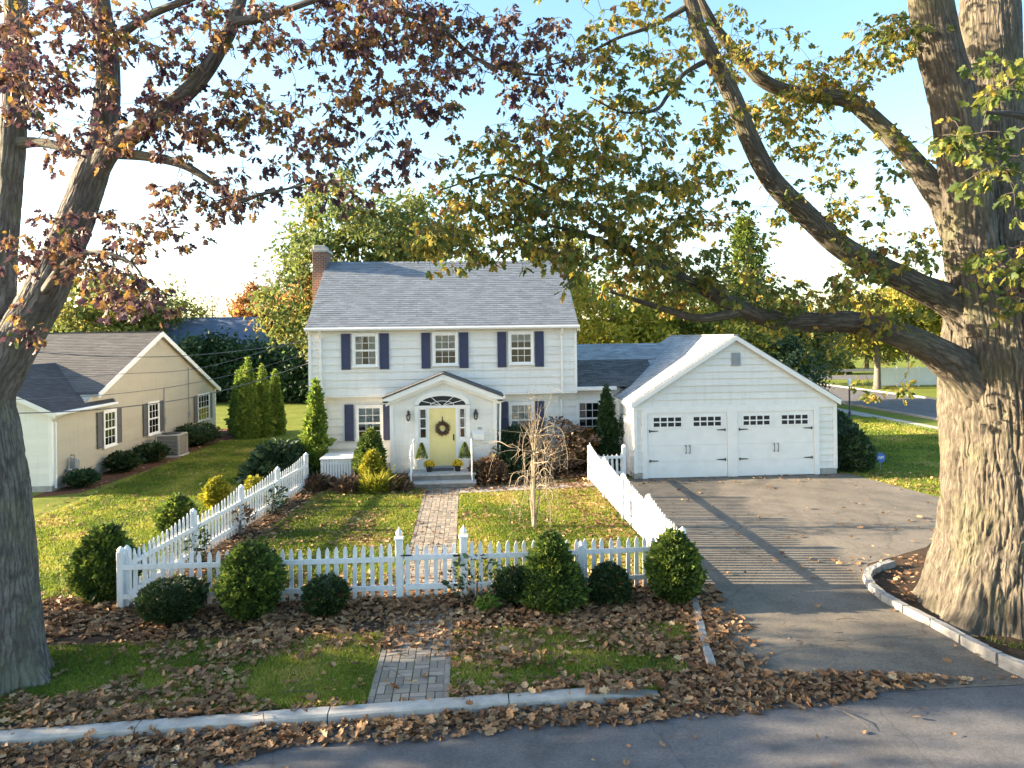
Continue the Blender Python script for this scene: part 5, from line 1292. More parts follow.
bg_tree("maple_tree", "yellow-green maple behind the garage ridge", (14.6, 47, 0), 9.5, [(0, 0, 5.5, 3.2, 3.6), (2.5, 0, 4, 2.6, 3), (-2.2, 0, 4.2, 2.2, 3)], 10000, .30, MT['leaf_yellowgreen'], BG, 3, .3, 100, spread=.55)
bg_tree("maple_tree", "taller yellow-green tree behind the house's right roof edge", (5.6, 50, 0), 12, [(0, 0, 7.4, 3.2, 3.6), (1.8, 0, 9.2, 2.4, 2.4)], 8000, .32, MT['leaf_yellowgreen'], BG, 4, .3, 90, spread=.55)
bg_tree("maple_tree", "orange-tinged maple right of the tall conifer", (23.2, 49, 0), 8.4, [(0, 0, 5, 3.0, 3.0), (2.2, 0, 4.5, 2.4, 2.4)], 8000, .30, MT['leaf_oliveoak'], BG, 5, .25, 90, spread=.5)
bg_tree("maple_tree", "bright yellow tree by the side street seen under the big oak's limb", (26.5, 66, 0), 9, [(0, 0, 5.6, 4.2, 3.2), (3.5, 0, 5.5, 3.2, 2.8)], 8000, .36, MT['leaf_yellow'], BG, 6, .3, 90, spread=.6)
bg_tree("maple_tree", "yellow tree across the side street beside the white fence", (36.4, 60, 0), 9, [(0, 0, 6, 4.2, 3.2), (-3, 0, 5.0, 2.6, 2.5), (3.6, 0, 6.2, 3.2, 3)], 9000, .36, MT['leaf_yellowgreen'], BG, 7, .32, 100, spread=.6)
bg_tree("maple_tree", "golden tree far right behind the big oak's trunk", (46, 58, 0), 11, [(0, 0, 7, 5, 4)], 7000, .40, MT['leaf_yellow'], BG, 8, .3, 80, spread=.65)
bg_tree("garden_tree", "low yellow-green tree just behind the garage's right slope", (17.0, 43, 0), 6.2, [(0, 0, 3.6, 2.4, 2.4), (2.4, 0, 3.0, 1.8, 2.0)], 7000, .26, MT['leaf_yellowgreen'], BG, 9, .2, 80, spread=.45)
bg_tree("garden_tree", "low dark green tree right of the garage, beyond its bushes", (19.4, 41, 0), 4.6, [(0, 0, 2.7, 1.8, 1.9), (-1.6, 0, 2.2, 1.5, 1.7)], 6000, .24, MT['leaf_rhodo'], BG, 10, .18, 70, spread=.4)
bg_tree("hazy_tree", "pale yellow tree behind the neighbour's roof at far left", (-31.5, 62, 0), 12, [(0, 0, 7.5, 4.2, 3.8), (3.5, 0, 6.6, 2.8, 3), (-3.6, 0, 6.2, 3, 3)], 8000, .42, MT['leaf_oliveoak'], BG, 11, .3, 90, spread=.65)
bg_tree("hazy_tree", "thin half-bare tree right of the pale yellow one", (-26.6, 66, 0), 11, [(0, 0, 7.6, 2.8, 3.0)], 1500, .32, MT['leaf_oliveoak'], BG, 12, .22, 130, spread=.5)
bg_tree("hazy_tree", "rust-coloured tree behind the blue-roofed house", (-22.4, 78, 0), 11.5, [(0, 0, 8.0, 3.0, 3.0), (2.4, 0, 7.2, 2.4, 2.6)], 6000, .42, MT['leaf_rust'], BG, 13, .28, 80, spread=.6)
bg_tree("bare_tree", "tall nearly bare tree standing behind the rust-coloured one", (-22.0, 84, 0), 16, [(0, 0, 11.5, 2.4, 3.6)], 500, .34, MT['leaf_brown'], BG, 14, .25, 130, spread=.5)
bg_tree("bare_tree", "small grey bare tree over the blue roof's left end", (-29.6, 84, 0), 12.5, [(0, 0, 9.2, 2.4, 2.6)], 200, .3, MT['leaf_brown'], BG, 15, .2, 120, spread=.5)
bg_tree("hazy_tree", "gold tree just left of the house behind the hedge trees", (-14.6, 74, 0), 9.5, [(0, 0, 6, 3.2, 3.0)], 5000, .40, MT['leaf_oliveoak'], BG, 16, .25, 70, spread=.6)
bg_tree("unseen_shade_tree", "unseen round-headed tree added beyond the left oak to shade street and verge", (-17.6, 12.4, 0), 9.2, [(0, 0, 5.4, 3.6, 3.2), (.5, -1.6, 3.6, 2.6, 2.2)], 11000, .21, MT['leaf_oliveoak'], None, 17, .22, 90, spread=.45)  # out of view, added to cast shade on the street and verge
for i, (x, y, h, mt, lb) in enumerate(((30, 96, 10, 'leaf_yellow', "yellow tree on the far side of the crossing road, nearest the garage roof"), (41, 92, 9, 'leaf_yellowgreen', "green-gold tree beyond the guard rail, middle of the far row"), (52, 88, 10, 'leaf_oliveoak', "olive tree in the far row above the white fence"), (63, 84, 10, 'leaf_yellow', "golden tree at the right end of the far row"))):
    bg_tree("maple_tree", lb, (x, y, 0), h, [(0, 0, h * .55, 4.6, h * .42), (3.4, 0, h * .4, 3.4, h * .34), (-3.6, 0, h * .42, 3.2, h * .34)], 6500, .46, MT[mt], BG, 60 + i, .3, 80, spread=.75)
for i, (x, y, r, lb) in enumerate(((31, 84.5, 1.6, "low green bush left of the others along the far road"), (37.5, 84, 1.9, "round yellow-green bush along the far road behind the guard rail"), (45, 83, 1.8, "wide green bush along the far road above the white fence"))):
    shrub("roadside_bush", lb, "bush", (x, y, 0), r * 1.4, r, dome, 3500, .26, MT['leaf_yellowgreen'], "bushes along the far road", .16, 80 + i)
# dense evergreens closing off the back lawn
EG = "dark evergreens closing the back lawn"
eg = [(-25.6, 60, 4.6, 2.0), (-23.0, 59, 5.2, 2.3), (-20.4, 60, 5.5, 2.3), (-18.0, 59.5, 4.9, 2.2), (-15.8, 60, 5.4, 2.2), (-13.4, 58, 5.0, 2.2), (-11.0, 58.5, 5.2, 2.2), (-8.6, 59, 5.0, 2.2)]
egl = ["evergreen furthest left, behind the beige gable", "bluish evergreen under the blue roof's left half", "tall evergreen under the blue roof's middle", "evergreen below the blue roof's right end", "evergreen directly behind the arborvitae clump", "dark evergreen right of the arborvitae clump", "dark evergreen nearest the house's left wall", "dark evergreen hidden mostly behind the house"]
for i, ((x, y, h, r), lb) in enumerate(zip(eg, egl)):
    bg_tree("evergreen_tree", lb, (x, y, 0), h, [(0, 0, h * .5, r, h * .5), (0, 0, h * .28, r * 1.15, h * .3)], 7000, .34, MT['leaf_evergreen'], EG, 30 + i, .2, 80, tmpl=PLAIN, spread=.55)
# tall conifer right of centre
cf = thing("conifer", "tall green conifer pointing up between the big oak's limbs", "conifer", (19.2, 47, 0))
g = np.random.default_rng(77)
limb("trunk", [(19.2, 47, -.1), (19.2, 47, 6), (19.2, 47, 13)], [.28, .18, .03], MT['bark_far'], cf, seg=10, step=.4)
P, AX_, BR = [], [], []
for z in np.linspace(1.6, 12.9, 46):
    R = 2.75 * (1 - (z / 13.4) ** 1.5) ** .9 + .15; k = 9
    for j in range(k):
        a = g.random() * 6.28; L = R * g.uniform(.65, 1.1); d = np.array([math.cos(a), math.sin(a), 0]); b0 = np.array([19.2, 47, z])
        e = b0 + d * L + [0, 0, .25 * L - .12 * L * L * .5]; BR.append((np.array([b0, (b0 + e) / 2 + [0, 0, .05 * L], e]), np.array([.03, .02, .006])))
        n = int(16 + 34 * L / 2.5); t = g.uniform(.2, 1.03, n)[:, None]; q = b0 + (e - b0) * t + g.normal(size=(n, 3)) * [.16, .16, .11]; P.append(q); AX_.append(d[None] + g.normal(size=(n, 3)) * .6 + [0, 0, .1])
P = np.concatenate(P); leaf_mesh("crown", P, np.concatenate(AX_), .26 * g.uniform(.6, 1.3, len(P)), MT['leaf_spruce'], cf, tmpl=DIAMOND)
tubes_mesh("limbs", BR, MT['bark_far'], cf, 4)
st_ = thing("street_tree", "dark trunked tree on the grass strip beyond the side street", "tree", (36.0, 58.5, 0)) if False else None

# ================================================================== THE TWO BIG OAKS
def px_path(pts): return [pt(*p) for p in pts]
def oak(root, limbs, blobs, leafm, seed, bark, rs, dens, leaves_per=(9, 16), lsize=(.075, .142), crad=.19):
    nodes, nr = [], []; g = np.random.default_rng(seed)
    for i, (nm, pts, rr, kw) in enumerate(limbs):
        P, R = limb(nm, [pt(*p) for p in pts], np.array(rr) * rs, bark, root, seed=seed + i, **{k: v for k, v in kw.items() if k != '_w'})
        if nm != "trunk":
            m_ = R < .30; nodes.append(P[m_][::3]); nr.append(R[m_][::3])
    nodes = np.concatenate(nodes); nr = np.concatenate(nr)
    C, S = [], []
    for (px, py, Y, rx, ry, n, *sp) in blobs:
        dy = sp[0] if sp else .9
        for _ in range(int(n * dens + .5)):
            a = g.random() * 6.28; q = math.sqrt(g.random()); Yd = max(3.2, Y + g.uniform(-dy, dy))
            C.append(pt(px + q * math.cos(a) * rx, py + q * math.sin(a) * ry, Yd)); S.append(1.0)
    C = np.array(C)
    tw = grow_twigs(nodes, nr, C, seed, r0=.0045)
    P, A_, tone, short = [], [], [], []
    for c in C:
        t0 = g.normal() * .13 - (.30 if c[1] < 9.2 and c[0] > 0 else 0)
        for k in range(g.integers(2, 5)):
            d = g.normal(size=3); d /= np.linalg.norm(d); d[2] = d[2] * .6 - .25; e = c + d * g.uniform(.10, .30)
            short.append((np.array([c, (c + e) / 2 + g.normal(size=3) * .015, e]), np.array([.0045, .0035, .002])))
            n = g.integers(3, 8); v = g.normal(size=(n, 3)); v /= np.linalg.norm(v, axis=1, keepdims=True); ax = v * [1, 1, .6] + d * .7; ax[:, 2] -= g.uniform(.1, 1.3, n); ax /= np.linalg.norm(ax, axis=1, keepdims=True)
            P.append(e + ax * .025 + g.normal(size=(n, 3)) * .02); A_.append(ax); tone.append(np.full(n, t0 + g.normal() * .06))
    tubes_mesh("twigs", tw + short, MT['twig'], root, 5)
    # fine side shoots carry more leaves along the outer part of every twig
    for path, rr in tw:
        path = np.asarray(path); L = np.linalg.norm(path[-1] - path[0]); n = int(min(7, 1 + L * 3.5)); t = g.uniform(.35, 1, n) * (len(path) - 1); i0 = np.clip(t.astype(int), 0, len(path) - 2)
        q = path[i0] + (path[i0 + 1] - path[i0]) * (t - i0)[:, None] + g.normal(size=(n, 3)) * .035; P.append(q); a = g.normal(size=(n, 3)); a[:, 2] -= .9; A_.append(a); tone.append(np.full(n, g.normal() * .13))
    P = np.concatenate(P); A_ = np.concatenate(A_); tone = np.concatenate(tone)
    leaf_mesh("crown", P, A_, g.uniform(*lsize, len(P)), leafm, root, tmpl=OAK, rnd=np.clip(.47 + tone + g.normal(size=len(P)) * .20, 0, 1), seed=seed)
    return root
LO = thing("oak_tree", "big grey-barked oak at the left edge, forking low, with russet-purple leaves", "tree", tuple(pt(-2, 672, 11.0) * [1, 1, 0]), "two great oaks framing the house")
L_LIMBS = [
 ("trunk", [(2, 690, 10.9), (2, 640, 10.95), (1, 580, 11), (-3, 500, 11), (-9, 440, 11), (-13, 400, 11), (-6, 362, 11), (4, 330, 11)], [.72, .62, .57, .53, .47, .42, .42, .36], dict(seg=300, step=.028, ridges=60, depth=.06, lump=.05, flare=.42, flare_h=.45)),
 ("limb", [(-8, 398, 11), (17, 342, 11), (42, 297, 11), (66, 245, 11), (86, 190, 11), (103, 135, 11.1), (108, 70, 11.2), (100, 0, 11.3), (92, -60, 11.5)], [.34, .38, .36, .32, .29, .24, .20, .17, .14], dict(seg=140, step=.035, ridges=36, depth=.06, lump=.05)),
 ("limb", [(-12, 405, 11.1), (-4, 330, 11.3), (4, 240, 11.5), (12, 150, 11.6), (16, 60, 11.7), (14, -60, 11.8)], [.34, .30, .24, .22, .21, .19], dict(seg=96, step=.04, ridges=18, depth=.09)),
 ("limb", [(92, 180, 11), (112, 148, 10.9), (140, 130, 10.8), (168, 108, 10.7), (197, 82, 10.6), (222, 45, 10.5), (238, 8, 10.4), (250, -50, 10.3)], [.2, .19, .17, .16, .145, .13, .11, .09], dict(seg=32, step=.05, ridges=14, depth=.05)),
 ("limb", [(230, 22, 10.4), (262, 18, 10.3), (300, 5, 10.2), (345, -12, 10.1)], [.09, .07, .055, .04], dict(seg=16, step=.06, ridges=8, depth=.04)),
 ("limb", [(108, 152, 11), (150, 157, 10.8), (185, 166, 10.6), (215, 184, 10.5), (238, 200, 10.4), (262, 194, 10.3), (295, 187, 10.2), (328, 177, 10.1)], [.12, .085, .07, .06, .05, .03, .02, .01], dict(seg=14, step=.06, ridges=8, depth=.04)),
 ("limb", [(14, 143, 11.6), (45, 143, 11.4), (84, 154, 11.1)], [.12, .09, .08], dict(seg=16, step=.06, ridges=8, depth=.04)),
 ("limb", [(104, 40, 11.2), (75, 12, 11.1), (50, 9, 11), (28, 24, 10.9)], [.08, .06, .05, .03], dict(seg=12, step=.06, ridges=8, depth=.04)),
 ("limb", [(112, 40, 11.2), (150, 15, 11.1), (192, -2, 11.0), (230, -20, 11)], [.09, .07, .06, .04], dict(seg=12, step=.06, ridges=8, depth=.04)),
 ("limb", [(250, -50, 10.3), (330, -30, 10.4), (395, 8, 10.5), (438, 26, 10.5), (475, 58, 10.5), (515, 72, 10.5), (566, 77, 10.6)], [.08, .07, .06, .05, .04, .028, .012], dict(seg=14, step=.07, ridges=8, depth=.04)),
 ("limb", [(40, 300, 11), (60, 268, 10.2), (92, 252, 9.6), (130, 262, 9.4), (150, 290, 9.3)], [.09, .05, .035, .02, .01], dict(seg=12, step=.06, ridges=8, depth=.04)),
]
L_BLOBS = [(50, 45, 10.5, 60, 50, 34), (190, 25, 10.5, 90, 30, 30), (300, 25, 10.3, 60, 32, 22), (200, 95, 10.4, 60, 45, 22), (60, 110, 11, 50, 45, 16), (160, 135, 10.5, 80, 25, 16), (245, 130, 10.5, 50, 40, 12),
 (230, 190, 10.4, 60, 18, 20), (310, 170, 10.2, 40, 25, 10), (300, 100, 10.3, 40, 40, 9), (100, 230, 10.3, 60, 30, 10), (160, 225, 9.8, 40, 25, 10), (130, 285, 9.4, 26, 24, 12), (85, 265, 9.5, 30, 20, 7), (150, 300, 9.3, 10, 15, 4),
 (390, 20, 10.4, 60, 34, 40), (360, 85, 10.3, 45, 60, 22), (420, 75, 10.4, 40, 40, 20), (470, 40, 10.5, 50, 38, 26), (540, 35, 10.6, 50, 40, 18), (385, 150, 10.4, 40, 30, 9), (530, 100, 10.6, 45, 30, 14), (350, 190, 10.3, 30, 24, 6), (440, 120, 10.4, 20, 20, 3),
 (20, 80, 9.3, 26, 60, 9, .3), (95, 20, 9.6, 30, 30, 7, .3), (95, 130, 9.6, 22, 22, 4, .2), (70, 215, 9.8, 22, 22, 4, .2), (25, 245, 9.8, 26, 22, 5, .2), (20, 320, 10.1, 18, 18, 4, .2), (170, 110, 9.8, 40, 18, 6, .2),
 (150, -90, 11, 240, 70, 60, 2.5), (450, -80, 10.6, 140, 60, 40, 1.5)]
oak(LO, L_LIMBS, L_BLOBS, MT['leaf_left'], 200, MT['bark_grey'], .82, 1.3)
RO = thing("oak_tree", "massive furrowed oak at the right edge with long limbs reaching over the garage", "tree", tuple(pt(1000, 625, 11.8) * [1, 1, 0]), "two great oaks framing the house")
R_LIMBS = [
 ("trunk", [(1000, 640, 11.85), (1002, 600, 11.9), (1006, 540, 12), (1008, 480, 12), (1008, 420, 12), (1004, 360, 12), (1000, 310, 12), (1000, 250, 12.1)], [1.28, 1.2, 1.14, 1.10, 1.12, 1.08, .92, .78], dict(seg=420, step=.026, ridges=72, depth=.065, lump=.05, flare=.5, flare_h=.6)),
 ("limb", [(1002, 340, 12), (998, 260, 12.1), (992, 160, 12.3), (990, 60, 12.5), (988, -80, 12.8)], [.85, .72, .60, .54, .46], dict(seg=240, step=.035, ridges=48, depth=.06, lump=.06)),
 ("limb", [(985, 330, 11.8), (972, 260, 11.7), (966, 190, 11.6), (955, 110, 11.5), (935, 30, 11.4), (918, -70, 11.3)], [.5, .44, .42, .38, .35, .3], dict(seg=180, step=.035, ridges=26, depth=.10)),
 ("limb", [(990, 405, 11.9), (955, 366, 11.7), (922, 345, 11.5), (890, 332, 11.4), (850, 322, 11.3), (810, 322, 11.2), (775, 320, 11.1), (740, 308, 11.0), (710, 292, 10.9), (675, 276, 10.8), (635, 255, 10.7), (595, 238, 10.6), (550, 225, 10.5)], [.5, .34, .25, .215, .195, .175, .155, .14, .12, .095, .065, .04, .02], dict(seg=90, step=.035, ridges=18, depth=.10, lump=.05)),
 ("limb", [(745, 310, 11), (700, 318, 10.9), (655, 306, 10.8), (610, 292, 10.7)], [.1, .07, .05, .02], dict(seg=14, step=.07, ridges=8, depth=.04)),
 ("limb", [(985, 340, 11.9), (955, 305, 11.9), (918, 286, 11.8), (880, 268, 11.7), (842, 247, 11.6), (805, 214, 11.5), (772, 180, 11.4), (750, 140, 11.3), (732, 96, 11.2), (714, 60, 11.1), (696, 20, 11), (680, -40, 10.9)], [.46, .31, .245, .215, .205, .19, .175, .16, .148, .135, .12, .10], dict(seg=90, step=.035, ridges=18, depth=.10, lump=.05)),
 ("limb", [(968, 255, 11.8), (938, 195, 11.9), (905, 152, 12), (872, 118, 12.1), (845, 99, 12.2), (800, 94, 12.3), (765, 82, 12.3), (735, 52, 12.3), (712, 22, 12.2), (690, -20, 12.1)], [.32, .22, .18, .165, .15, .14, .125, .11, .09, .07], dict(seg=36, step=.05, ridges=14, depth=.07)),
 ("limb", [(704, 62, 11.1), (684, 74, 11), (668, 95, 10.9), (655, 110, 10.8), (622, 112, 10.7), (590, 97, 10.6)], [.05, .04, .035, .03, .02, .01], dict(seg=10, step=.07, ridges=6, depth=.03)),
 ("limb", [(690, 5, 11), (655, 25, 10.9), (618, 38, 10.8), (580, 57, 10.7), (545, 66, 10.6)], [.05, .035, .025, .018, .008], dict(seg=10, step=.07, ridges=6, depth=.03)),
 ("limb", [(640, 255, 10.7), (560, 200, 10.8), (500, 175, 10.8), (440, 190, 10.7)], [.05, .035, .025, .012], dict(seg=10, step=.07, ridges=6, depth=.03)),
 ("limb", [(1010, 300, 11.5), (1050, 230, 9.5), (1060, 160, 7.6), (1030, 120, 6.3), (985, 112, 5.7)], [.2, .11, .07, .04, .015], dict(seg=16, step=.07, ridges=8, depth=.04)),
 ("limb", [(1020, 330, 11.5), (1062, 300, 10.2), (1050, 262, 8.6), (1012, 255, 7.8)], [.14, .08, .045, .015], dict(seg=14, step=.07, ridges=8, depth=.04)),
]
R_BLOBS = [(640, 50, 11, 60, 55, 48), (620, 130, 10.9, 55, 40, 36), (560, 150, 10.8, 60, 40, 42), (490, 170, 10.7, 55, 45, 34), (500, 225, 10.6, 70, 34, 48), (580, 215, 10.7, 70, 45, 60), (650, 215, 10.9, 50, 55, 50), (690, 250, 11, 40, 45, 34),
 (620, 270, 10.7, 60, 24, 24), (560, 240, 10.5, 40, 18, 14), (450, 240, 10.5, 30, 26, 14), (415, 240, 10.6, 26, 22, 6), (680, 285, 10.9, 50, 22, 18), (700, 190, 11.2, 32, 40, 18), (735, 60, 11.4, 30, 60, 18), (770, 60, 12.1, 45, 40, 16), (720, 140, 11.3, 30, 40, 14),
 (810, 85, 12.1, 50, 26, 20), (850, 75, 12.1, 40, 28, 18), (890, 40, 11.8, 36, 22, 16), (905, 32, 11.5, 22, 16, 9), (820, 130, 12, 40, 30, 14), (800, 165, 11.7, 36, 24, 8), (780, 115, 12, 40, 22, 12), (845, 190, 11.8, 30, 24, 7), (880, 250, 11.5, 40, 22, 12), (860, 215, 11.5, 34, 26, 9),
 (770, 225, 11.4, 34, 26, 7), (740, 280, 11, 40, 20, 12), (800, 295, 11, 40, 18, 12), (860, 285, 11.2, 40, 20, 14), (900, 320, 11.1, 36, 16, 8), (840, 335, 11, 40, 10, 6), (770, 318, 10.9, 40, 10, 5), (920, 245, 11.2, 24, 20, 6), (885, 385, 10.8, 30, 10, 4), (860, 265, 11.1, 20, 15, 6),
 (965, 145, 6.6, 36, 34, 7, .3), (1000, 95, 6.8, 28, 36, 6, .3), (1005, 165, 6.8, 22, 36, 6, .3), (1000, 255, 8, 26, 26, 7, .3), (960, 265, 9.2, 22, 20, 4, .2), (1015, 300, 8.6, 16, 20, 4, .3), (900, 160, 11, 24, 40, 6, .2),
 (800, -70, 11.5, 180, 55, 40, 2), (560, -50, 11, 100, 40, 16, 1)]
oak(RO, R_LIMBS, R_BLOBS, MT['leaf_right'], 300, MT['bark'], .94, 1.3)

# ================================================================== GRASS AND FALLEN LEAVES
def inpoly(x, y, poly):
    x = np.asarray(x); y = np.asarray(y); r = np.zeros(x.shape, bool); n = len(poly)
    for i in range(n):
        x1, y1 = poly[i]; x2, y2 = poly[(i + 1) % n]
        c = ((y1 > y) != (y2 > y)) & (x < (x2 - x1) * (y - y1) / (y2 - y1 + 1e-12) + x1); r ^= c
    return r
DRIVE_POLY = [(2.7, 9.5), (3.3, 10.2), (3.78, 10.9), (4.0, 12), (4.42, 13.6), (4.42, 24.1), (13.5, 24.1), (14.2, 20.2), (12.7, 17.6), (10.6, 15.6), (8.6, 14.6), (7.8, 13.4), (7.85, 12), (7.9, 10.9), (8.6, 9.5)]
def cover(x, y):
    """how thick the fallen leaves lie, 0..1"""
    x = np.asarray(x, float); y = np.asarray(y, float)
    n1 = NZ.fbm(x * .9 + 11, y * .9 + 3, 4); n2 = NZ.fbm(x * 2.3 + 40, y * 2.3 + 8, 3)
    c = np.zeros_like(x); ycx = yc(x)
    verge = (x > -9) & (x < 4.1) & (y > ycx + .2) & (y < 14.1)
    v = .80 + (n1 - .5) * 1.5 + (n2 - .5) * 1.0
    for (gx, gy, rx, ry, a) in ((-2.5, 10.6, 1.0, .75, 1.3), (-1.75, 10.2, .35, .5, .9), (1.1, 10.3, 1.1, .32, .8), (2.3, 10.5, .8, .5, .5), (1.9, 11.5, .8, .5, .45), (-6.2, 11.2, 1.3, .9, 1.5), (-4.3, 11.1, .5, .3, .7), (-4.6, 10.5, .4, .25, .7), (-.92, 10.3, .52, .75, 1.6), (3.3, 11.8, .4, .5, .5)):
        v -= a * np.exp(-(((x - gx) / rx) ** 2 + ((y - gy) / ry) ** 2) ** 1.5)
    wk = (x > -1.45) & (x < -.3) & (y < 11.25); v = np.where(wk, v - .5, v)
    c = np.where(verge, np.clip(v, .03, 1), c)
    w = .42 + .30 * (n1 - .3) + .55 * np.clip((-2.2 - x) / 1.2, 0, 1)
    gut = (x > -12) & (x < 2.9) & (y <= ycx) & (y > ycx - w - .02)
    c = np.where(gut, np.clip(1.15 - (ycx - y) / np.maximum(w, .05) * .6, 0, 1), c)
    pile = (((x - 4.0) / 3.5) ** 2 + ((y - 9.72 - .01 * x) / (.62 - .10 * np.clip(x - 3, -2, 4))) ** 2)
    c = np.maximum(c, np.where(x > 1.6, np.clip(1.5 - 1.25 * pile + (n2 - .5) * 1.2, 0, 1), 0))
    de = (x > 3.55) & (x < 4.75 + (n2 - .5)) & (y > 10.2) & (y < 17); c = np.maximum(c, np.where(de, np.clip(.95 - np.abs(x - (3.75 + (y - 10.3) * .2).clip(None, 4.4)) * 1.1 + (n2 - .5), 0, 1), 0))
    return c
def quiet(x, y):
    """scatter of leaves on the lawns and paving"""
    x = np.asarray(x, float); y = np.asarray(y, float)
    n1 = NZ.fbm(x * .7 + 5, y * .7 + 31, 4)
    c = np.zeros_like(x)
    yard = (x > -6.4) & (x < 4.2) & (y > 13.6) & (y < 24.3)
    v = np.clip((n1 - .43) * 2.6, .06, 1)
    v = np.maximum(v, np.clip(1 - np.abs(y - 14.3) / 1.0, 0, .8)); v = np.maximum(v, np.clip(1 - np.abs(x + 5.7 - .1 * (y - 14)) / 1.0, 0, .75)); v = np.maximum(v, np.clip(1 - np.abs(x - 3.6) / 1.0, 0, .65)); v = np.maximum(v, np.clip((y - 22.3) / 1.4, 0, .85))
    v = np.where((x > -1.4) & (x < -.3), v * .3, v)
    c = np.where(yard, v, c)
    bed = (x > -7.5) & (x < 5.7) & (y >= 24.3) & (y < 26.8); c = np.where(bed, .5, c)
    ll = (x < -6.7) & (x > -13) & (y > 13) & (y < 34); c = np.where(ll, np.clip((n1 - .42) * 2.2, .10, .8), c)
    dr = inpoly(x, y, DRIVE_POLY); c = np.where(dr, .018 + .10 * (n1 > .56), c)
    gf = (x > 5.8) & (x < 13.2) & (y > 23.45 + (n1 - .5)) & (y < 24.05); c = np.where(gf, .35, c)
    ob = (x > 7.9) & (x < 13) & (y > 10.2) & (y < 15); c = np.where(ob, .8, c)
    rb = (x > 12.6) & (x < 17) & (y > 18.5) & (y < 24) & ~dr; c = np.where(rb, np.clip(.9 - np.abs(x - 14.6) * .35 + (n1 - .5), .05, 1), c)
    rl = (x >= 14) & (x < 24) & (y >= 24) & (y < 40); c = np.where(rl, .10, c)
    stt = (y < yc(x)) & (x > -8) & (x < 9) & (y > 6); c = np.where(stt, .025, c)
    return c
def scatter(n, x0, x1, y0, y1, fn, seed):
    g = np.random.default_rng(seed); x = g.uniform(x0, x1, n); y = g.uniform(y0, y1, n); k = g.random(n) < fn(x, y); return x[k], y[k], g
def ground_z(x, y):
    z = np.where(y < yc(x), -.096, .008)
    z = np.where((x > 2.7) & (x < 8.5) & (y < 10.9), np.clip(-.094 + (y - 9.55) * .075, -.096, .008), z)
    z = np.where((y > yc(x) - .002) & (y < yc(x) + .22) & (x < 2.7), .042, z)
    return z
LX, LY, LZ, LN = [], [], [], []
x, y, g = scatter(58000, -9, 8, 8.2, 14.1, cover, 1)
def far_from_trunks(x, y):
    return (np.hypot(x - LO.location.x, y - LO.location.y) > .72) & (np.hypot(x - RO.location.x, y - RO.location.y) > 1.35)
k = far_from_trunks(x, y); x, y = x[k], y[k]
cv = cover(x, y); LX.append(x); LY.append(y); LZ.append(ground_z(x, y) + g.random(len(x)) * (.02 + .055 * cv ** 2)); LN.append(g.uniform(.15, .95, len(x)))
x, y, g = scatter(62000, -13, 24, 6, 40, lambda a, b: np.where(cover(a, b) > .05, 0, quiet(a, b)), 2); k = far_from_trunks(x, y); x, y = x[k], y[k]
LX.append(x); LY.append(y); LZ.append(ground_z(x, y) + .012 + g.random(len(x)) * .02); LN.append(.4 + 0 * x)
x, y, g = scatter(42000, -6.5, 5.7, 13.6, 26.8, lambda a, b: np.where(cover(a, b) > .05, 0, quiet(a, b)) * ~inpoly(a, b, DRIVE_POLY) * .55, 12)
LX.append(x); LY.append(y); LZ.append(ground_z(x, y) + .012 + g.random(len(x)) * .02); LN.append(.4 + 0 * x)
LX, LY, LZ, LN = map(np.concatenate, (LX, LY, LZ, LN)); N = len(LX)
g = np.random.default_rng(5); a = g.random(N) * 6.28
nrm = np.stack([g.normal(size=N) * LN, g.normal(size=N) * LN, np.ones(N)], 1)
ax = np.stack([np.cos(a), np.sin(a), g.normal(size=N) * .3 * LN], 1)
sz = np.clip(g.lognormal(math.log(.082), .42, N), .03, .17)
P = np.stack([LX - np.cos(a) * sz * .5, LY - np.sin(a) * sz * .5, LZ + .006], 1)
tone = NZ.fbm(LX * 1.7, LY * 1.7, 3)
lv = leaf_mesh("fallen_leaves", P, ax, sz, MT['leaf_fallen'], None, normal=nrm, tmpl=OAK, rnd=np.clip(.42 + (tone - .5) * .5 + g.normal(size=N) * .23, 0, 1), seed=9, wid=1.15)
tag(lv, "brown curled fallen oak leaves drifted over verge, gutter and lawn", "fallen leaves", kind='stuff')

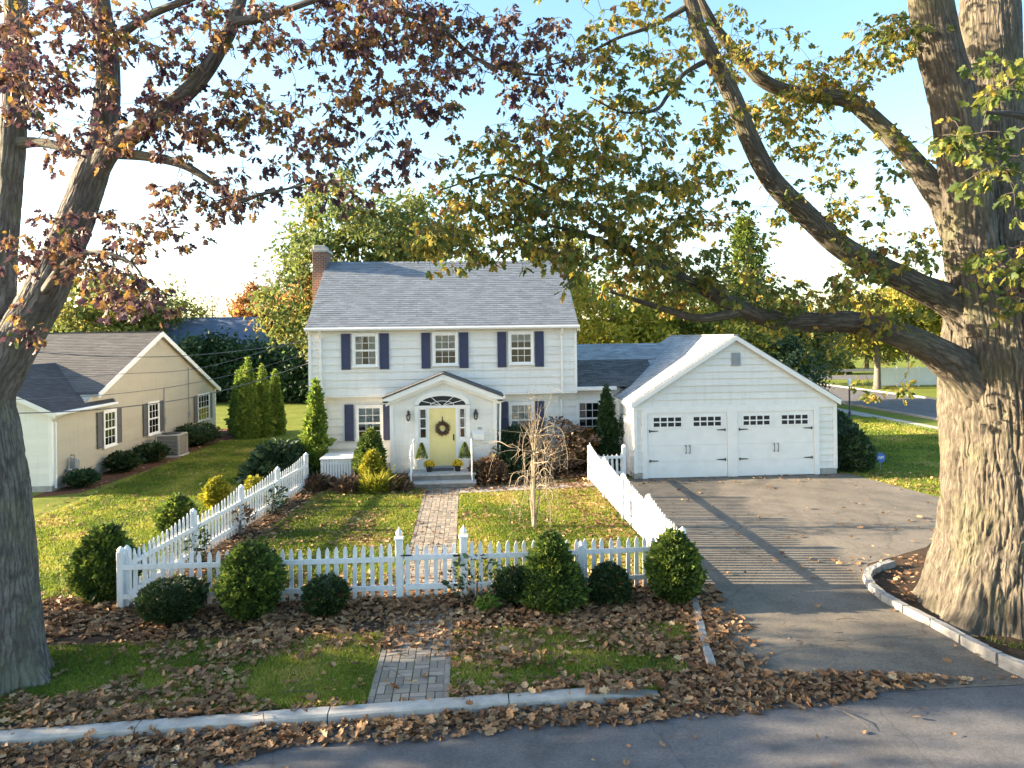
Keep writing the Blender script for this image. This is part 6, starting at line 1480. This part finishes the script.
g = np.random.default_rng(21); paths = []
for i in range(170):
    x = g.uniform(-8, 7); y = g.uniform(8.9, 13.2) if g.random() < .7 else g.uniform(13.8, 23); a = g.random() * 6.28; L = g.uniform(.08, .45)
    if not far_from_trunks(x, y): continue
    z = float(ground_z(np.array(x), np.array(y))) + .035; d = np.array([math.cos(a), math.sin(a), 0]) * L
    paths.append((np.array([[x, y, z], [x + d[0] * .5 + g.normal() * .02, y + d[1] * .5 + g.normal() * .02, z + .02], [x + d[0], y + d[1], z]]), np.array([.006, .005, .002])))
tag(tubes_mesh("fallen_twigs", paths, MT['twig'], None, 4), "small dead twigs lying among the fallen leaves", "twigs", kind='stuff')
WALK = lambda x, y: (x > -1.44) & (x < -.28) & (y < 23.5)
def grass_patch(n, x0, x1, y0, y1, ok, h, seed):
    g = np.random.default_rng(seed); x = g.uniform(x0, x1, n); y = g.uniform(y0, y1, n)
    k = ok(x, y) & ~WALK(x, y) & ~inpoly(x, y, DRIVE_POLY) & far_from_trunks(x, y); x, y = x[k], y[k]; n = len(x)
    hh = h * g.uniform(.5, 1.3, n); a = g.random(n) * 6.28; w = .006 + .0009 * np.maximum(0, y - 9); l = g.normal(size=(n, 2)) * .55 * hh[:, None]
    z = np.zeros(n)
    V = np.stack([np.stack([x - w * np.cos(a), y - w * np.sin(a), z], 1), np.stack([x + w * np.cos(a), y + w * np.sin(a), z], 1), np.stack([x + l[:, 0], y + l[:, 1], hh], 1)], 1)
    tone = NZ.fbm(x * .8 + 3, y * .8 + 50, 4)
    return V, np.clip(.5 + (tone - .5) * 2.2 + g.normal(size=n) * .22, 0, 1)
V, R_ = [], []
notbed = lambda x, y: ~((y > 12.0) & (y < 14.3) & (x > -8.2) & (x < 4.3))
for args in ((95000, -9.5, 3.7, 9.7, 12.4, lambda x, y: (y > yc(x) + .23) & (cover(x, y) < .8) & notbed(x, y), .055, 1),
             (150000, -6.2, 4.15, 14.3, 23.6, lambda x, y: (x > -5.7 + .1 * (y - 14)) & ~((y > 22.5) & (x > -.3)), .06, 2),
             (150000, -14, -6.6, 12.5, 36, lambda x, y: notbed(x, y) & (x > -12.3 + .0 * y), .06, 3),
             (50000, 13.0, 24, 18, 40, lambda x, y: (y > 18) & (x > 13 + np.clip(24 - y, 0, 2) * .2), .07, 4),
             (2500, 7.95, 10, 10.2, 12.5, lambda x, y: NZ.fbm(x * 1.6, y * 1.6, 2) > .55, .09, 5)):
    v, r = grass_patch(*args); V.append(v); R_.append(r)
V = np.concatenate(V); R_ = np.concatenate(R_); n = len(V)
tag(from_np("grass", V.reshape(-1, 3), np.arange(n) * 3, np.arange(n * 3), MT['grass'], None, rnd=R_), "short green lawn grass with leaves in it", "grass", kind='stuff')
